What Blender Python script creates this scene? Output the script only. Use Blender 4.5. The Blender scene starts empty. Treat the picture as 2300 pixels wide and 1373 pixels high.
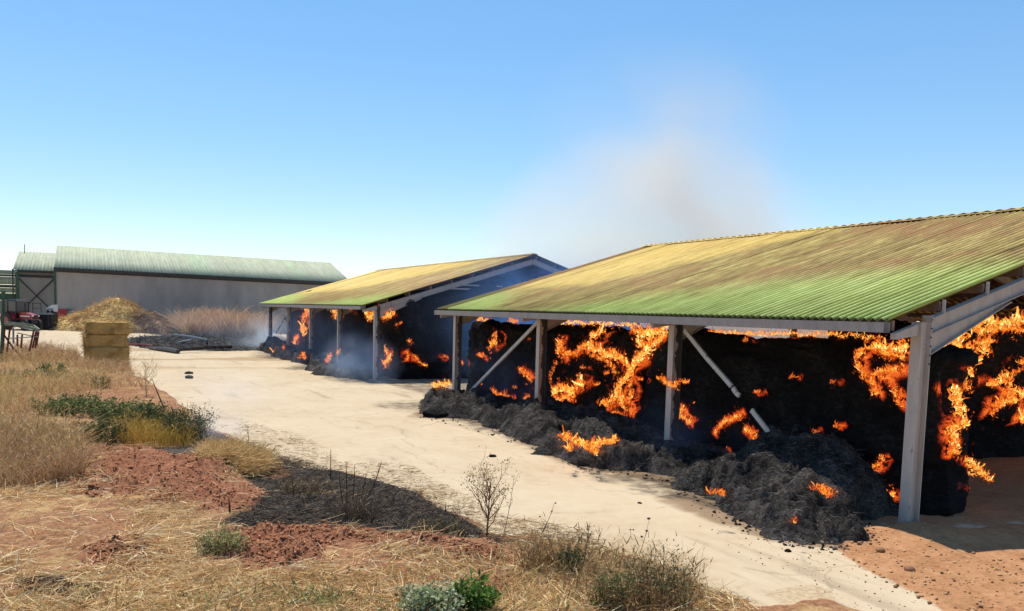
import bpy, math, random
import numpy as np
from mathutils import Vector, Matrix

random.seed(7)
RNG = np.random.default_rng(11)
scene = bpy.context.scene
COL = scene.collection
R = math.radians

# ------------------------------------------------------------------ camera, sky, sun, exposure
CAM_H, HEAD, PITCH, ROLL = 3.5, 0.4772, -0.0882, 0.0259  # eye height, heading (right of +Y), tilt and roll of the phone
FOC, CENY = 1850.0, 864.0                                # focal length and optical centre in photo pixels (the photo is cropped at the bottom)
cam_data = bpy.data.cameras.new('camera')
cam_data.sensor_width = 36.0
cam_data.lens = 36.0 * FOC / 2300.0
cam_data.shift_y = (CENY - 686.5) / 2300.0
cam_data.clip_start = 0.1
cam_data.clip_end = 9000
cam = bpy.data.objects.new('camera', cam_data)
COL.objects.link(cam)
CT, ST = math.cos(HEAD), math.sin(HEAD)
_F = Vector((ST * math.cos(PITCH), CT * math.cos(PITCH), math.sin(PITCH)))
_R0 = Vector((CT, -ST, 0))
_U0 = _R0.cross(_F)
_R = _R0 * math.cos(ROLL) + _U0 * math.sin(ROLL)
_U = _U0 * math.cos(ROLL) - _R0 * math.sin(ROLL)
cam.matrix_world = Matrix.Translation((0, 0, CAM_H)) @ Matrix((_R, _U, -_F)).transposed().to_4x4()
scene.camera = cam

SUN_EL, SUN_AZ = R(64.5), R(1)                              # azimuth from +Y towards +X
sunv = Vector((math.sin(SUN_AZ) * math.cos(SUN_EL), math.cos(SUN_AZ) * math.cos(SUN_EL), math.sin(SUN_EL)))
sd = bpy.data.lights.new('sun', 'SUN')
sd.energy = 4.8
sd.angle = R(0.53)
sd.color = (1.0, 0.93, 0.81)
sun = bpy.data.objects.new('sun', sd)
COL.objects.link(sun)
sun.rotation_euler = sunv.to_track_quat('Z', 'Y').to_euler()

world = bpy.data.worlds.new('World')
scene.world = world
world.use_nodes = True
wn, wl = world.node_tree.nodes, world.node_tree.links
wn.clear()
sky = wn.new('ShaderNodeTexSky')
sky.sky_type = 'NISHITA'
sky.sun_disc = False
sky.sun_elevation = SUN_EL
sky.sun_rotation = SUN_AZ
sky.altitude = 100
sky.air_density = 0.9
sky.dust_density = 0.0
sky.ozone_density = 1.8
bg = wn.new('ShaderNodeBackground')
bg.inputs['Strength'].default_value = 0.134
hsv = wn.new('ShaderNodeHueSaturation')
hsv.inputs['Saturation'].default_value = 1.56
wo = wn.new('ShaderNodeOutputWorld')
gam = wn.new('ShaderNodeGamma')
gam.inputs['Gamma'].default_value = 0.62
wl.new(sky.outputs[0], gam.inputs['Color'])
wl.new(gam.outputs[0], hsv.inputs['Color'])
hsv.inputs['Value'].default_value = 2.0
wl.new(hsv.outputs[0], bg.inputs['Color'])
wl.new(bg.outputs[0], wo.inputs['Surface'])

scene.view_settings.view_transform = 'Standard'
scene.view_settings.look = 'None'
scene.view_settings.exposure = 0.25
scene.view_settings.gamma = 1
scene.view_settings.use_curve_mapping = False
scene.render.engine = 'CYCLES'
cy = scene.cycles
cy.use_denoising = True
cy.max_bounces = 6
cy.diffuse_bounces = 3
cy.glossy_bounces = 2
cy.transmission_bounces = 2
cy.transparent_max_bounces = 24
cy.volume_bounces = 3
cy.volume_step_rate = 1.0
cy.volume_max_steps = 96
cy.caustics_reflective = cy.caustics_refractive = False

# ------------------------------------------------------------------ geometry of the site
def ray(px, py):
    return np.array(_F + _R * ((px - 1150) / FOC) - _U * ((py - CENY) / FOC))

def G(px, py, z=0.0):                                      # a point of the ground seen from the eye
    d = ray(px, py)
    k = (z - CAM_H) / d[2]
    return (d[0] * k, d[1] * k)

def PX(px, py, x):                                         # a point of the vertical plane x = const
    d = ray(px, py)
    k = x / d[0]
    return np.array([x, d[1] * k, CAM_H + d[2] * k])

def PY(px, py, y):
    d = ray(px, py)
    k = y / d[1]
    return np.array([d[0] * k, y, CAM_H + d[2] * k])

PX0 = 12.532                                               # line of the front posts of both sheds
S0, BAY = 9.228, 6.545
A_END = S0 + 3 * BAY
B_START = A_END + 9.883
B_END = B_START + 4 * BAY

# ------------------------------------------------------------------ noise in numpy
def _hash(i, j, k, seed):
    h = (i.astype(np.int64) * 374761393 + j.astype(np.int64) * 668265263 + k.astype(np.int64) * 2147483647 + seed * 974711)
    h = (h ^ (h >> 13)) * 1274126177
    h = h & 0x7fffffff
    h = (h ^ (h >> 16)) & 0xffff
    return h / 65535.0

def vnoise(p, seed=0):
    p = np.asarray(p, dtype=np.float64)
    f = np.floor(p)
    u = p - f
    u = u * u * (3 - 2 * u)
    i, j, k = (f[:, a].astype(np.int64) for a in range(3))
    r = 0
    for a in (0, 1):
        for b in (0, 1):
            for c in (0, 1):
                w = (u[:, 0] if a else 1 - u[:, 0]) * (u[:, 1] if b else 1 - u[:, 1]) * (u[:, 2] if c else 1 - u[:, 2])
                r = r + w * _hash(i + a, j + b, k + c, seed)
    return r * 2 - 1

def fbm(p, octaves=4, seed=0, gain=.5):
    p = np.asarray(p, dtype=np.float64)
    s, a, t = 0, 1.0, 0
    for o in range(octaves):
        s = s + a * vnoise(p * (2.03 ** o) + 17.3 * o, seed + o)
        t += a
        a *= gain
    return s / t

def fbm2(x, y, sc, octaves=4, seed=0, gain=.5):
    return fbm(np.stack([x * sc, y * sc, np.zeros_like(x)], 1), octaves, seed, gain)

def sstep(a, b, x):
    t = np.clip((x - a) / (b - a), 0, 1)
    return t * t * (3 - 2 * t)

def poly_sd(x, y, poly):                                   # signed distance, positive inside
    P = np.asarray(poly, dtype=np.float64)
    d = np.full(x.shape, 1e18)
    ins = np.zeros(x.shape, bool)
    n = len(P)
    for a in range(n):
        ax, ay = P[a]
        bx, by = P[(a + 1) % n]
        ex, ey = bx - ax, by - ay
        t = np.clip(((x - ax) * ex + (y - ay) * ey) / (ex * ex + ey * ey + 1e-12), 0, 1)
        d = np.minimum(d, (x - ax - t * ex) ** 2 + (y - ay - t * ey) ** 2)
        c = (ay > y) != (by > y)
        with np.errstate(divide='ignore', invalid='ignore'):
            xi = ax + (y - ay) * ex / (ey if ey != 0 else 1e-12)
        ins ^= c & (x < xi)
    d = np.sqrt(d)
    return np.where(ins, d, -d)

# ------------------------------------------------------------------ mesh helpers
def tag(o, label=None, cat=None, group=None, kind=None):
    if label: o['label'] = label
    if cat: o['category'] = cat
    if group: o['group'] = group
    if kind: o['kind'] = kind
    return o

def thing(name, label, cat, loc=(0, 0, 0), rz=0.0, group=None):
    o = bpy.data.objects.new(name, None)
    o.empty_display_size = .3
    COL.objects.link(o)
    o.location = loc
    o.rotation_euler = (0, 0, rz)
    return tag(o, label, cat, group)

def link(name, me, mat=None, parent=None):
    if mat is not None and not me.materials:
        me.materials.append(mat)
    o = bpy.data.objects.new(name, me)
    COL.objects.link(o)
    if parent is not None:
        o.parent = parent
    return o

def np_mesh(name, verts, faces, mat, parent=None, col=None, smooth=False, attrs=None):
    """faces: list of arrays, each (n, k)"""
    verts = np.asarray(verts, dtype=np.float32)
    if not isinstance(faces, (list, tuple)):
        faces = [faces]
    faces = [np.asarray(f, dtype=np.int32) for f in faces if len(f)]
    me = bpy.data.meshes.new(name)
    me.vertices.add(len(verts))
    me.vertices.foreach_set('co', verts.ravel())
    nl = sum(f.size for f in faces)
    npoly = sum(len(f) for f in faces)
    me.loops.add(nl)
    me.loops.foreach_set('vertex_index', np.concatenate([f.ravel() for f in faces]))
    me.polygons.add(npoly)
    tot = np.concatenate([np.full(len(f), f.shape[1], np.int32) for f in faces])
    st = np.concatenate([[0], np.cumsum(tot)[:-1]]).astype(np.int32)
    me.polygons.foreach_set('loop_start', st)
    me.polygons.foreach_set('loop_total', tot)
    if smooth:
        me.polygons.foreach_set('use_smooth', np.ones(npoly, bool))
    me.update(calc_edges=True)
    if col is not None:
        col = np.asarray(col, dtype=np.float32)
        if col.shape[1] == 3:
            col = np.concatenate([col, np.ones((len(col), 1), np.float32)], 1)
        a = me.attributes.new('Col', 'FLOAT_COLOR', 'POINT')
        a.data.foreach_set('color', col.ravel())
    for k, v in (attrs or {}).items():
        a = me.attributes.new(k, 'FLOAT', 'POINT')
        a.data.foreach_set('value', np.asarray(v, dtype=np.float32))
    return link(name, me, mat, parent)

class MB:
    def __init__(s):
        s.v, s.f = [], []

    def add(s, vs, fs):
        b = len(s.v)
        s.v += [tuple(map(float, v)) for v in vs]
        s.f += [tuple(b + i for i in f) for f in fs]
        return s

    def box(s, lo, hi):
        x0, y0, z0 = lo
        x1, y1, z1 = hi
        return s.add([(x0, y0, z0), (x1, y0, z0), (x1, y1, z0), (x0, y1, z0), (x0, y0, z1), (x1, y0, z1), (x1, y1, z1), (x0, y1, z1)],
                     [(0, 3, 2, 1), (4, 5, 6, 7), (0, 1, 5, 4), (1, 2, 6, 5), (2, 3, 7, 6), (3, 0, 4, 7)])

    def frame(s, a, b, up=(0, 0, 1)):
        a, b = Vector(a), Vector(b)
        d = (b - a).normalized()
        u = Vector(up)
        if abs(d.dot(u)) > .98:
            u = Vector((0, 1, 0))
        side = d.cross(u).normalized()
        return a, b, side, side.cross(d).normalized()

    def prism(s, a, b, prof, up=(0, 0, 1)):                # prof: closed (side, up) outline
        a, b, sd_, u = s.frame(a, b, up)
        n = len(prof)
        vs = [a + sd_ * p + u * q for p, q in prof] + [b + sd_ * p + u * q for p, q in prof]
        fs = [(i, (i + 1) % n, n + (i + 1) % n, n + i) for i in range(n)]
        return s.add(vs, fs + [tuple(range(n - 1, -1, -1)), tuple(range(n, 2 * n))])

    def beam(s, a, b, w, h, up=(0, 0, 1)):
        return s.prism(a, b, [(-w / 2, -h / 2), (w / 2, -h / 2), (w / 2, h / 2), (-w / 2, h / 2)], up)

    def ibeam(s, a, b, w, h, tf=.014, tw=.01, up=(0, 0, 1)):   # flanges of width w, depth h measured along up
        W, Hh = w / 2, h / 2
        return s.prism(a, b, [(-W, -Hh), (W, -Hh), (W, -Hh + tf), (tw / 2, -Hh + tf), (tw / 2, Hh - tf), (W, Hh - tf), (W, Hh), (-W, Hh), (-W, Hh - tf),
                              (-tw / 2, Hh - tf), (-tw / 2, -Hh + tf), (-W, -Hh + tf)], up)

    def tube(s, pts, rad, n=6, cap=True):
        pts = [Vector(p) for p in pts]
        if not isinstance(rad, (list, tuple)):
            rad = [rad] * len(pts)
        vs, prev = [], None
        for i, p in enumerate(pts):
            d = (pts[min(i + 1, len(pts) - 1)] - pts[max(i - 1, 0)])
            d = d.normalized() if d.length > 1e-9 else Vector((0, 0, 1))
            u = Vector((0, 0, 1)) if abs(d.z) < .95 else Vector((1, 0, 0))
            sd_ = d.cross(u).normalized()
            if prev is not None and sd_.dot(prev) < 0:
                sd_ = -sd_
            prev = sd_
            w = sd_.cross(d)
            for k in range(n):
                t = 2 * math.pi * k / n
                vs.append(p + (sd_ * math.cos(t) + w * math.sin(t)) * rad[i])
        fs = [(i * n + k, i * n + (k + 1) % n, (i + 1) * n + (k + 1) % n, (i + 1) * n + k) for i in range(len(pts) - 1) for k in range(n)]
        if cap:
            fs += [tuple(range(n - 1, -1, -1)), tuple(range((len(pts) - 1) * n, len(pts) * n))]
        return s.add(vs, fs)

    def wheel(s, c, axis, r, w, n=20):
        a = Vector(axis).normalized()
        c = Vector(c)
        return s.tube([c - a * w / 2, c - a * w * .42, c + a * w * .42, c + a * w / 2], [r * .9, r, r, r * .9], n)

    def build(s, name, mat, parent=None, smooth=False):
        me = bpy.data.meshes.new(name)
        me.from_pydata(s.v, [], s.f)
        if smooth:
            me.polygons.foreach_set('use_smooth', [True] * len(me.polygons))
        me.update()
        return link(name, me, mat, parent)

# ------------------------------------------------------------------ materials
class NT:
    def __init__(s, name):
        s.m = bpy.data.materials.new(name)
        s.m.use_nodes = True
        s.t = s.m.node_tree
        s.t.nodes.clear()
        s.out = s.t.nodes.new('ShaderNodeOutputMaterial')

    def n(s, typ, ins=None, **kw):
        nd = s.t.nodes.new(typ)
        for k, v in kw.items():
            setattr(nd, k, v)
        for k, v in (ins or {}).items():
            if isinstance(v, bpy.types.NodeSocket):
                s.t.links.new(v, nd.inputs[k])
            else:
                nd.inputs[k].default_value = v
        return nd

    def pos(s):
        return s.n('ShaderNodeNewGeometry').outputs['Position']

    def objco(s):
        return s.n('ShaderNodeTexCoord').outputs['Object']

    def noise(s, vec, scale, detail=4, rough=.55, dist=0.0):
        return s.n('ShaderNodeTexNoise', {'Vector': vec, 'Scale': scale, 'Detail': detail, 'Roughness': rough, 'Distortion': dist}).outputs['Fac']

    def mapping(s, vec, scale=(1, 1, 1), loc=(0, 0, 0), rot=(0, 0, 0)):
        return s.n('ShaderNodeMapping', {'Vector': vec, 'Scale': scale, 'Location': loc, 'Rotation': rot}).outputs[0]

    def math(s, op, a, b=0.0, clamp=False):
        return s.n('ShaderNodeMath', {0: a, 1: b}, operation=op, use_clamp=clamp).outputs[0]

    def ramp(s, fac, stops, interp='LINEAR'):
        nd = s.n('ShaderNodeValToRGB', {'Fac': fac})
        cr = nd.color_ramp
        cr.interpolation = interp
        while len(cr.elements) < len(stops):
            cr.elements.new(.5)
        for e, (p, c) in zip(cr.elements, stops):
            e.position = p
            e.color = tuple(c) + (1,) if len(c) == 3 else c
        return nd.outputs['Color']

    def smooth(s, x, a, b):
        return s.n('ShaderNodeMapRange', {'Value': x, 'From Min': a, 'From Max': b, 'To Min': 0.0, 'To Max': 1.0}, interpolation_type='SMOOTHSTEP').outputs[0]

    def mix(s, fac, a, b, mode='MIX'):
        nd = s.n('ShaderNodeMix', data_type='RGBA', blend_type=mode)
        ins = [i for i in nd.inputs if i.enabled]
        for sock, v in ((nd.inputs[0], fac), (nd.inputs[6], a), (nd.inputs[7], b)):
            if isinstance(v, bpy.types.NodeSocket):
                s.t.links.new(v, sock)
            else:
                sock.default_value = (tuple(v) + (1,)) if isinstance(v, (tuple, list)) and len(v) == 3 else v
        return nd.outputs[2]

    def attr(s, name, out='Fac'):
        return s.n('ShaderNodeAttribute', attribute_name=name).outputs[out]

    def bump(s, h, strength=.5, dist=.02):
        return s.n('ShaderNodeBump', {'Height': h, 'Strength': strength, 'Distance': dist}).outputs[0]

    def done(s, color, rough=.85, normal=None, metal=0.0, spec=.3, trans=None):
        ins = {'Base Color': color if isinstance(color, bpy.types.NodeSocket) else tuple(color) + (1,), 'Roughness': rough, 'Metallic': metal, 'Specular IOR Level': spec}
        if normal is not None:
            ins['Normal'] = normal
        b = s.n('ShaderNodeBsdfPrincipled', ins)
        sh = b.outputs[0]
        if trans:                                          # thin leaves let light through
            tr = s.n('ShaderNodeBsdfTranslucent', {'Color': ins['Base Color']})
            sh = s.n('ShaderNodeMixShader', {0: trans, 1: sh, 2: tr.outputs[0]}).outputs[0]
        s.t.links.new(sh, s.out.inputs['Surface'])
        return s.m

def plain(name, c, rough=.8, var=.15, scale=6.0, bump=.0, metal=0.0, spec=.3):
    k = NT(name)
    p = k.objco()
    nz = k.noise(p, scale, 6, .6)
    dark = tuple(x * (1 - var) for x in c)
    lite = tuple(min(1, x * (1 + var)) for x in c)
    col = k.ramp(nz, [(.3, dark), (.7, lite)])
    return k.done(col, rough, k.bump(nz, bump, .02) if bump else None, metal, spec)

M = {}
def steel_material(name, base, soot=.5):
    k = NT(name)
    p = k.pos()
    nz = k.noise(k.mapping(p, (3, 3, .8)), 2.0, 6, .65)
    fine = k.noise(p, 30, 4, .6)
    z = k.n('ShaderNodeSeparateXYZ', {0: p}).outputs[2]
    col = k.ramp(nz, [(.25, tuple(x * .72 for x in base)), (.6, base), (.8, tuple(x * 1.1 for x in base))])
    rust = k.smooth(k.math('ADD', nz, k.math('MULTIPLY', fine, .35)), .78, .9)
    col = k.mix(k.math('MULTIPLY', rust, soot), col, (.09, .05, .035))
    if soot > .6:
        xx = k.n('ShaderNodeSeparateXYZ', {0: p}).outputs[0]
        edge = k.noise(k.mapping(p, (1, 1, 1.2)), 2.6, 5, .6)
        sm = k.smooth(k.math('ADD', k.math('SUBTRACT', xx, PX0 + .035), k.math('MULTIPLY', k.math('SUBTRACT', edge, .47), .42)), .0, .02)
        yf = k.smooth(k.n('ShaderNodeSeparateXYZ', {0: p}).outputs[1], 10.5, 14.0)
        col = k.mix(k.math('MULTIPLY', k.math('MULTIPLY', sm, yf), .9), col, (.02, .018, .017))
    return k.done(col, .62, k.bump(fine, .12, .01), 0, .35)

M['steel'] = steel_material('grey_painted_steel', (.44, .365, .315))
M['post'] = steel_material('burnt_post_paint', (.53, .45, .385), .9)
M['gutter'] = steel_material('gutter_grey', (.36, .305, .27), .25)
M['purlin'] = plain('purlin_rust_brown', (.20, .125, .085), .8, .3, 3)
M['bolt'] = plain('bolt_dark', (.07, .065, .06), .6)
M['white_flake'] = steel_material('scorched_white_brace', (.52, .49, .45), 1.0)

def roof_material(name, y0, y1, x0, w, warm):
    """paint of corrugated sheets: green near the eave, burnt to olive, tan and rust higher up"""
    k = NT(name)
    p = k.pos()
    sep = k.n('ShaderNodeSeparateXYZ', {0: p})
    u = k.n('ShaderNodeMapRange', {'Value': sep.outputs[0], 'From Min': x0, 'From Max': x0 + w}, clamp=False).outputs[0]
    v = k.n('ShaderNodeMapRange', {'Value': sep.outputs[1], 'From Min': y0, 'From Max': y1}, clamp=False).outputs[0]
    streak = k.noise(k.mapping(p, (.35, 2.2, .35)), 2.4, 7, .68)           # stains run down the slope
    big = k.noise(p, .33, 5, .55)
    mid = k.noise(k.mapping(p, (.6, 1.4, .6)), 1.2, 6, .62)
    fine = k.noise(p, 26, 3, .6)
    base = k.ramp(streak, [(.30, (.20, .115, .04)), (.46, (.36, .245, .075)), (.58, (.50, .37, .115)), (.72, (.68, .54, .20))])
    rust = k.smooth(k.math('ADD', k.math('MULTIPLY', big, .55), k.math('MULTIPLY', mid, .45)), .47, .60)
    col = k.mix(k.math('MULTIPLY', rust, .78), base, (.40, .195, .08))
    # green paint survives along the eave, deeper towards the near end, ragged upper border
    lim = k.ramp(v, [(0.0, (.44,) * 3), (.28, (.29,) * 3), (.5, (.15,) * 3), (.64, (.0,) * 3), (.76, (.02,) * 3), (.88, (.22,) * 3), (1.0, (.30,) * 3)])
    lim = k.math('ADD', lim, k.math('ADD', k.math('MULTIPLY', k.math('SUBTRACT', big, .5), .22), k.math('MULTIPLY', k.math('SUBTRACT', streak, .5), .16)))
    g = k.smooth(k.math('SUBTRACT', lim, u), -.10, .17)
    green = k.ramp(streak, [(.3, (.34, .40, .09)), (.5, (.54, .64, .16)), (.65, (.66, .74, .24)), (.8, (.74, .74, .32))])
    col = k.mix(k.math('MULTIPLY', g, .9), col, green)
    # heat-bleached straw-yellow patch
    yv = k.math('ADD', k.math('SUBTRACT', v, .74), k.math('MULTIPLY', k.math('SUBTRACT', mid, .5), .22))
    yel = k.math('MULTIPLY', k.smooth(k.math('ADD', yv, k.math('MULTIPLY', u, .30)), 0.0, .08), k.smooth(k.math('ADD', u, k.math('MULTIPLY', k.math('SUBTRACT', big, .5), .4)), .24, .36))
    yel = k.math('MULTIPLY', yel, warm)
    col = k.mix(yel, col, k.ramp(streak, [(.3, (.46, .28, .07)), (.5, (.70, .48, .13)), (.75, (.82, .63, .24))]))
    tint = k.n('ShaderNodeObjectInfo').outputs['Color']
    col = k.mix(1.0, col, tint, 'MULTIPLY')
    val = k.n('ShaderNodeSeparateXYZ', {0: k.objco()}).outputs[2]      # troughs darkened to paint in the shade between the ribs
    col = k.mix(k.math('MULTIPLY', k.smooth(val, .022, -.014), k.math('ADD', .50, k.math('MULTIPLY', streak, .7)), True), col, (.05, .03, .013))
    col = k.mix(k.math('MULTIPLY', k.smooth(fine, .55, .8), .25), col, (.10, .07, .04))
    return k.done(col, .75, k.bump(fine, .08, .01), 0, .25)

M['roofA'] = roof_material('burnt_green_roof_near', S0, A_END, 11.775, 9.477, 1.0)
M['roofB'] = roof_material('burnt_green_roof_far', B_START - 14, B_END - 2, 11.775, 9.324, 1.0)

def pale_roof():
    k = NT('pale_green_roof')
    p = k.pos()
    s1 = k.noise(k.mapping(p, (2.0, .3, .3)), 1.5, 6, .6)
    col = k.ramp(s1, [(.3, (.26, .29, .20)), (.6, (.34, .37, .255)), (.8, (.40, .42, .30))])
    col = k.mix(1.0, col, k.n('ShaderNodeObjectInfo').outputs['Color'], 'MULTIPLY')
    return k.done(col, .7)
M['roofC'] = pale_roof()

def render_wall():
    k = NT('grey_concrete_wall')
    p = k.pos()
    a = k.noise(k.mapping(p, (.6, .6, .25)), .8, 6, .6)
    b = k.noise(k.mapping(p, (1.2, 1.2, .3)), 1.0, 5, .6)
    col = k.ramp(k.math('ADD', k.math('MULTIPLY', a, .75), k.math('MULTIPLY', b, .25)), [(.35, (.31, .27, .235)), (.55, (.39, .345, .305)), (.7, (.44, .395, .35))])
    z = k.n('ShaderNodeSeparateXYZ', {0: p}).outputs[2]
    return k.done(col, .9, k.bump(a, .2, .03))
M['wall'] = render_wall()
M['dark_steel'] = plain('dark_shade_steel', (.055, .055, .06), .7, .3, 3)
M['green_steel'] = plain('green_painted_steel', (.04, .095, .055), .6, .25, 3)
M['rust_red'] = plain('rust_red_steel', (.16, .04, .03), .7, .35, 5)
M['olive_rail'] = plain('olive_rail_paint', (.20, .22, .14), .7, .35, 4)
M['galv'] = plain('galvanised_tube', (.30, .30, .31), .5, .2, 8)
M['red_paint'] = plain('red_tractor_paint', (.28, .022, .018), .35, .2, 5, 0, 0, .5)
M['black_paint'] = plain('black_plastic', (.022, .022, .024), .55, .3, 5)
M['tyre'] = plain('tyre_rubber', (.025, .024, .023), .85, .3, 8, .3)
M['glass'] = plain('cab_glass', (.05, .06, .07), .12, .1, 2, 0, 0, .6)
M['white_paint'] = plain('white_machine_paint', (.68, .68, .66), .4, .1, 5)
M['red_box'] = plain('red_box_paint', (.40, .035, .035), .5, .15, 5)
M['lens'] = plain('lamp_lens', (.7, .7, .65), .15, .05, 5)

def straw_bale_material():
    k = NT('pressed_straw')
    p = k.objco()
    fib = k.noise(k.mapping(p, (3, 3, 40)), 2.2, 6, .7, .6)
    fib2 = k.noise(k.mapping(p, (30, 30, 60)), 2.0, 3, .6)
    big = k.noise(p, 1.6, 4, .6)
    col = k.ramp(k.math('ADD', k.math('MULTIPLY', fib, .5), k.math('MULTIPLY', fib2, .5)), [(.3, (.25, .13, .04)), (.5, (.52, .32, .11)), (.7, (.68, .47, .20))])
    col = k.mix(k.math('MULTIPLY', k.smooth(big, .45, .65), .6), col, (.24, .125, .04))
    return k.done(col, .95, k.bump(fib2, .8, .03), 0, .1)
M['bale'] = straw_bale_material()

def char_material():
    k = NT('charred_hay')
    p = k.pos()
    a = k.noise(p, 1.1, 8, .66)
    b = k.noise(k.mapping(p, (1, 1, 2.2)), 7.0, 8, .7, .5)
    c = k.noise(p, 40, 4, .65)
    col = k.ramp(k.math('ADD', k.math('MULTIPLY', a, .45), k.math('MULTIPLY', b, .55)), [(.35, (.006, .0055, .0055)), (.52, (.013, .012, .0115)), (.62, (.032, .028, .026)), (.74, (.085, .076, .070))])
    h = k.math('ADD', k.math('MULTIPLY', b, .7), k.math('MULTIPLY', c, .3))
    k.done(col, .95, k.bump(h, .9, .08), 0, .08)
    em = k.attr('ember')
    seamn = k.noise(k.mapping(p, (1, 1, .8)), 4.6, 6, .68, .8)
    ridge = k.math('SUBTRACT', 1.0, k.math('MULTIPLY', k.math('ABSOLUTE', k.math('SUBTRACT', seamn, .5)), 7.0), True)
    g = k.math('MULTIPLY', em, k.math('ADD', k.math('MULTIPLY', ridge, .8), k.math('MULTIPLY', k.math('SUBTRACT', c, .42), .9)), True)
    b_ = [n_ for n_ in k.t.nodes if n_.type == 'BSDF_PRINCIPLED'][0]
    k.t.links.new(k.ramp(g, [(.16, (0, 0, 0)), (.30, (.22, .016, .003)), (.52, (.8, .10, .010)), (.85, (1, .28, .035))]), b_.inputs['Emission Color'])
    b_.inputs['Emission Strength'].default_value = .9
    return k.m
M['char'] = char_material()

def ash_material():
    k = NT('grey_ash')
    p = k.pos()
    a = k.noise(p, 2.3, 8, .7, .4)
    b = k.noise(k.mapping(p, (1, 1, 1.5)), 12.0, 8, .72, 1.2)
    c = k.noise(p, 60, 3, .65)
    lo = k.noise(p, .75, 5, .6)
    f = k.math('ADD', k.math('ADD', k.math('MULTIPLY', a, .4), k.math('MULTIPLY', b, .6)), k.math('MULTIPLY', k.math('SUBTRACT', lo, .5), .30))
    col = k.ramp(f, [(.36, (.010, .009, .0085)), (.47, (.031, .027, .025)), (.56, (.080, .070, .064)), (.65, (.17, .152, .14)), (.76, (.34, .31, .285))])
    return k.done(col, .95, k.bump(k.math('ADD', b, k.math('MULTIPLY', c, .4)), 1.0, .05), 0, .05)
M['ash'] = ash_material()

def vcol_material(name, rough=.85, trans=0.0, spec=.15):
    k = NT(name)
    return k.done(k.attr('Col', 'Color'), rough, None, 0, spec, trans or None)
M['blades'] = vcol_material('dry_stalks', .8, .2)
M['leaf'] = vcol_material('weed_leaves', .75, .28, .08)
M['strand'] = vcol_material('charred_strands', .9)
M['soil'] = plain('brown_soil', (.27, .14, .07), .95, .3, 14, .4)
M['clod'] = vcol_material('soil_clods', .95, 0, .05)

def flame_material():
    k = NT('flame')
    heat = k.attr('tongue_heat')
    nz = k.noise(k.pos(), 11, 4, .6)
    h = k.math('ADD', heat, k.math('MULTIPLY', k.math('SUBTRACT', nz, .5), .7), True)
    col = k.ramp(h, [(0.0, (.12, .010, .003)), (.20, (.50, .055, .008)), (.40, (1.0, .17, .016)), (.62, (1.0, .33, .035)), (.82, (1.0, .55, .10)), (1.0, (1.0, .78, .30))])
    st = k.n('ShaderNodeMapRange', {'Value': h, 'From Min': 0.0, 'From Max': 1.0, 'To Min': .7, 'To Max': 1.45}).outputs[0]
    e = k.n('ShaderNodeEmission', {'Color': col, 'Strength': st})
    tr = k.n('ShaderNodeBsdfTransparent')
    al = k.n('ShaderNodeMapRange', {'Value': h, 'From Min': .05, 'From Max': .6, 'To Min': .14, 'To Max': .88}).outputs[0]
    mx = k.n('ShaderNodeMixShader', {0: al, 1: tr.outputs[0], 2: e.outputs[0]})
    k.t.links.new(mx.outputs[0], k.out.inputs['Surface'])
    return k.m
M['flame'] = flame_material()

def smoke_material(name, density, color, nscale, lo=.38, hi=.62, power=1.5, aniso=.2, soft=.0):
    k = NT(name)
    oc = k.objco()
    ln = k.n('ShaderNodeVectorMath', {0: oc}, operation='LENGTH').outputs['Value']
    fall = k.math('POWER', k.math('SUBTRACT', 1.0, ln, True), power)
    nz = k.noise(k.pos(), nscale, 3, .55, .3)
    d = k.math('MULTIPLY', fall, k.math('ADD', k.smooth(nz, lo, hi), soft))
    d = k.math('MULTIPLY', d, density)
    v = k.n('ShaderNodeVolumePrincipled', {'Color': tuple(color) + (1,), 'Density': d, 'Anisotropy': aniso})
    k.t.links.new(v.outputs[0], k.out.inputs['Volume'])
    return k.m

# ------------------------------------------------------------------ ground: one sheet, its zones
def pxpoly(pts):
    return [G(*p) for p in pts]

VERGE = pxpoly([(-900, 800), (-300, 792), (0, 790), (110, 792), (180, 806), (180, 838), (300, 838), (258, 852), (300, 862), (352, 880), (400, 912), (450, 945), (480, 968), (560, 1006), (640, 1046), (700, 1060),
                (760, 1062), (850, 1080), (930, 1112), (1010, 1152), (1090, 1197), (1180, 1205), (1260, 1222), (1340, 1244), (1450, 1272), (1550, 1310), (1620, 1342), (1700, 1372)]) + \
        [(8.1, 7.0), (8.6, 4.0), (9.5, -8), (-40, -30), (-60, 40)]
BURN = pxpoly([(470, 968), (540, 1000), (600, 1028), (660, 1052), (740, 1056), (860, 1084), (930, 1112), (1010, 1152), (1088, 1196), (1080, 1212), (960, 1208), (800, 1196), (640, 1186), (520, 1196), (470, 1186), (560, 1150), (610, 1118),
               (560, 1092), (530, 1076), (620, 1082), (650, 1074), (610, 1044), (560, 1020), (500, 990)])
BURN2 = pxpoly([(330, 1010), (430, 1000), (470, 972), (500, 985), (470, 1020), (400, 1034)])
RED = [pxpoly([(900, 1300), (1150, 1300), (1150, 1330), (900, 1330)]), pxpoly([(190, 1012), (330, 1008), (440, 1030), (560, 1090), (640, 1130), (560, 1150), (420, 1160), (300, 1110), (200, 1108), (150, 1060)]),
       pxpoly([(490, 1200), (640, 1184), (800, 1196), (960, 1206), (1090, 1216), (1160, 1240), (1180, 1285), (1000, 1262), (860, 1240), (760, 1250), (720, 1300), (600, 1310), (470, 1268), (420, 1262)]),
       pxpoly([(180, 1250), (330, 1215), (370, 1258), (260, 1300)])]
DARKSOIL = pxpoly([(20, 1322), (120, 1306), (240, 1330), (200, 1358), (60, 1356)])
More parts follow.
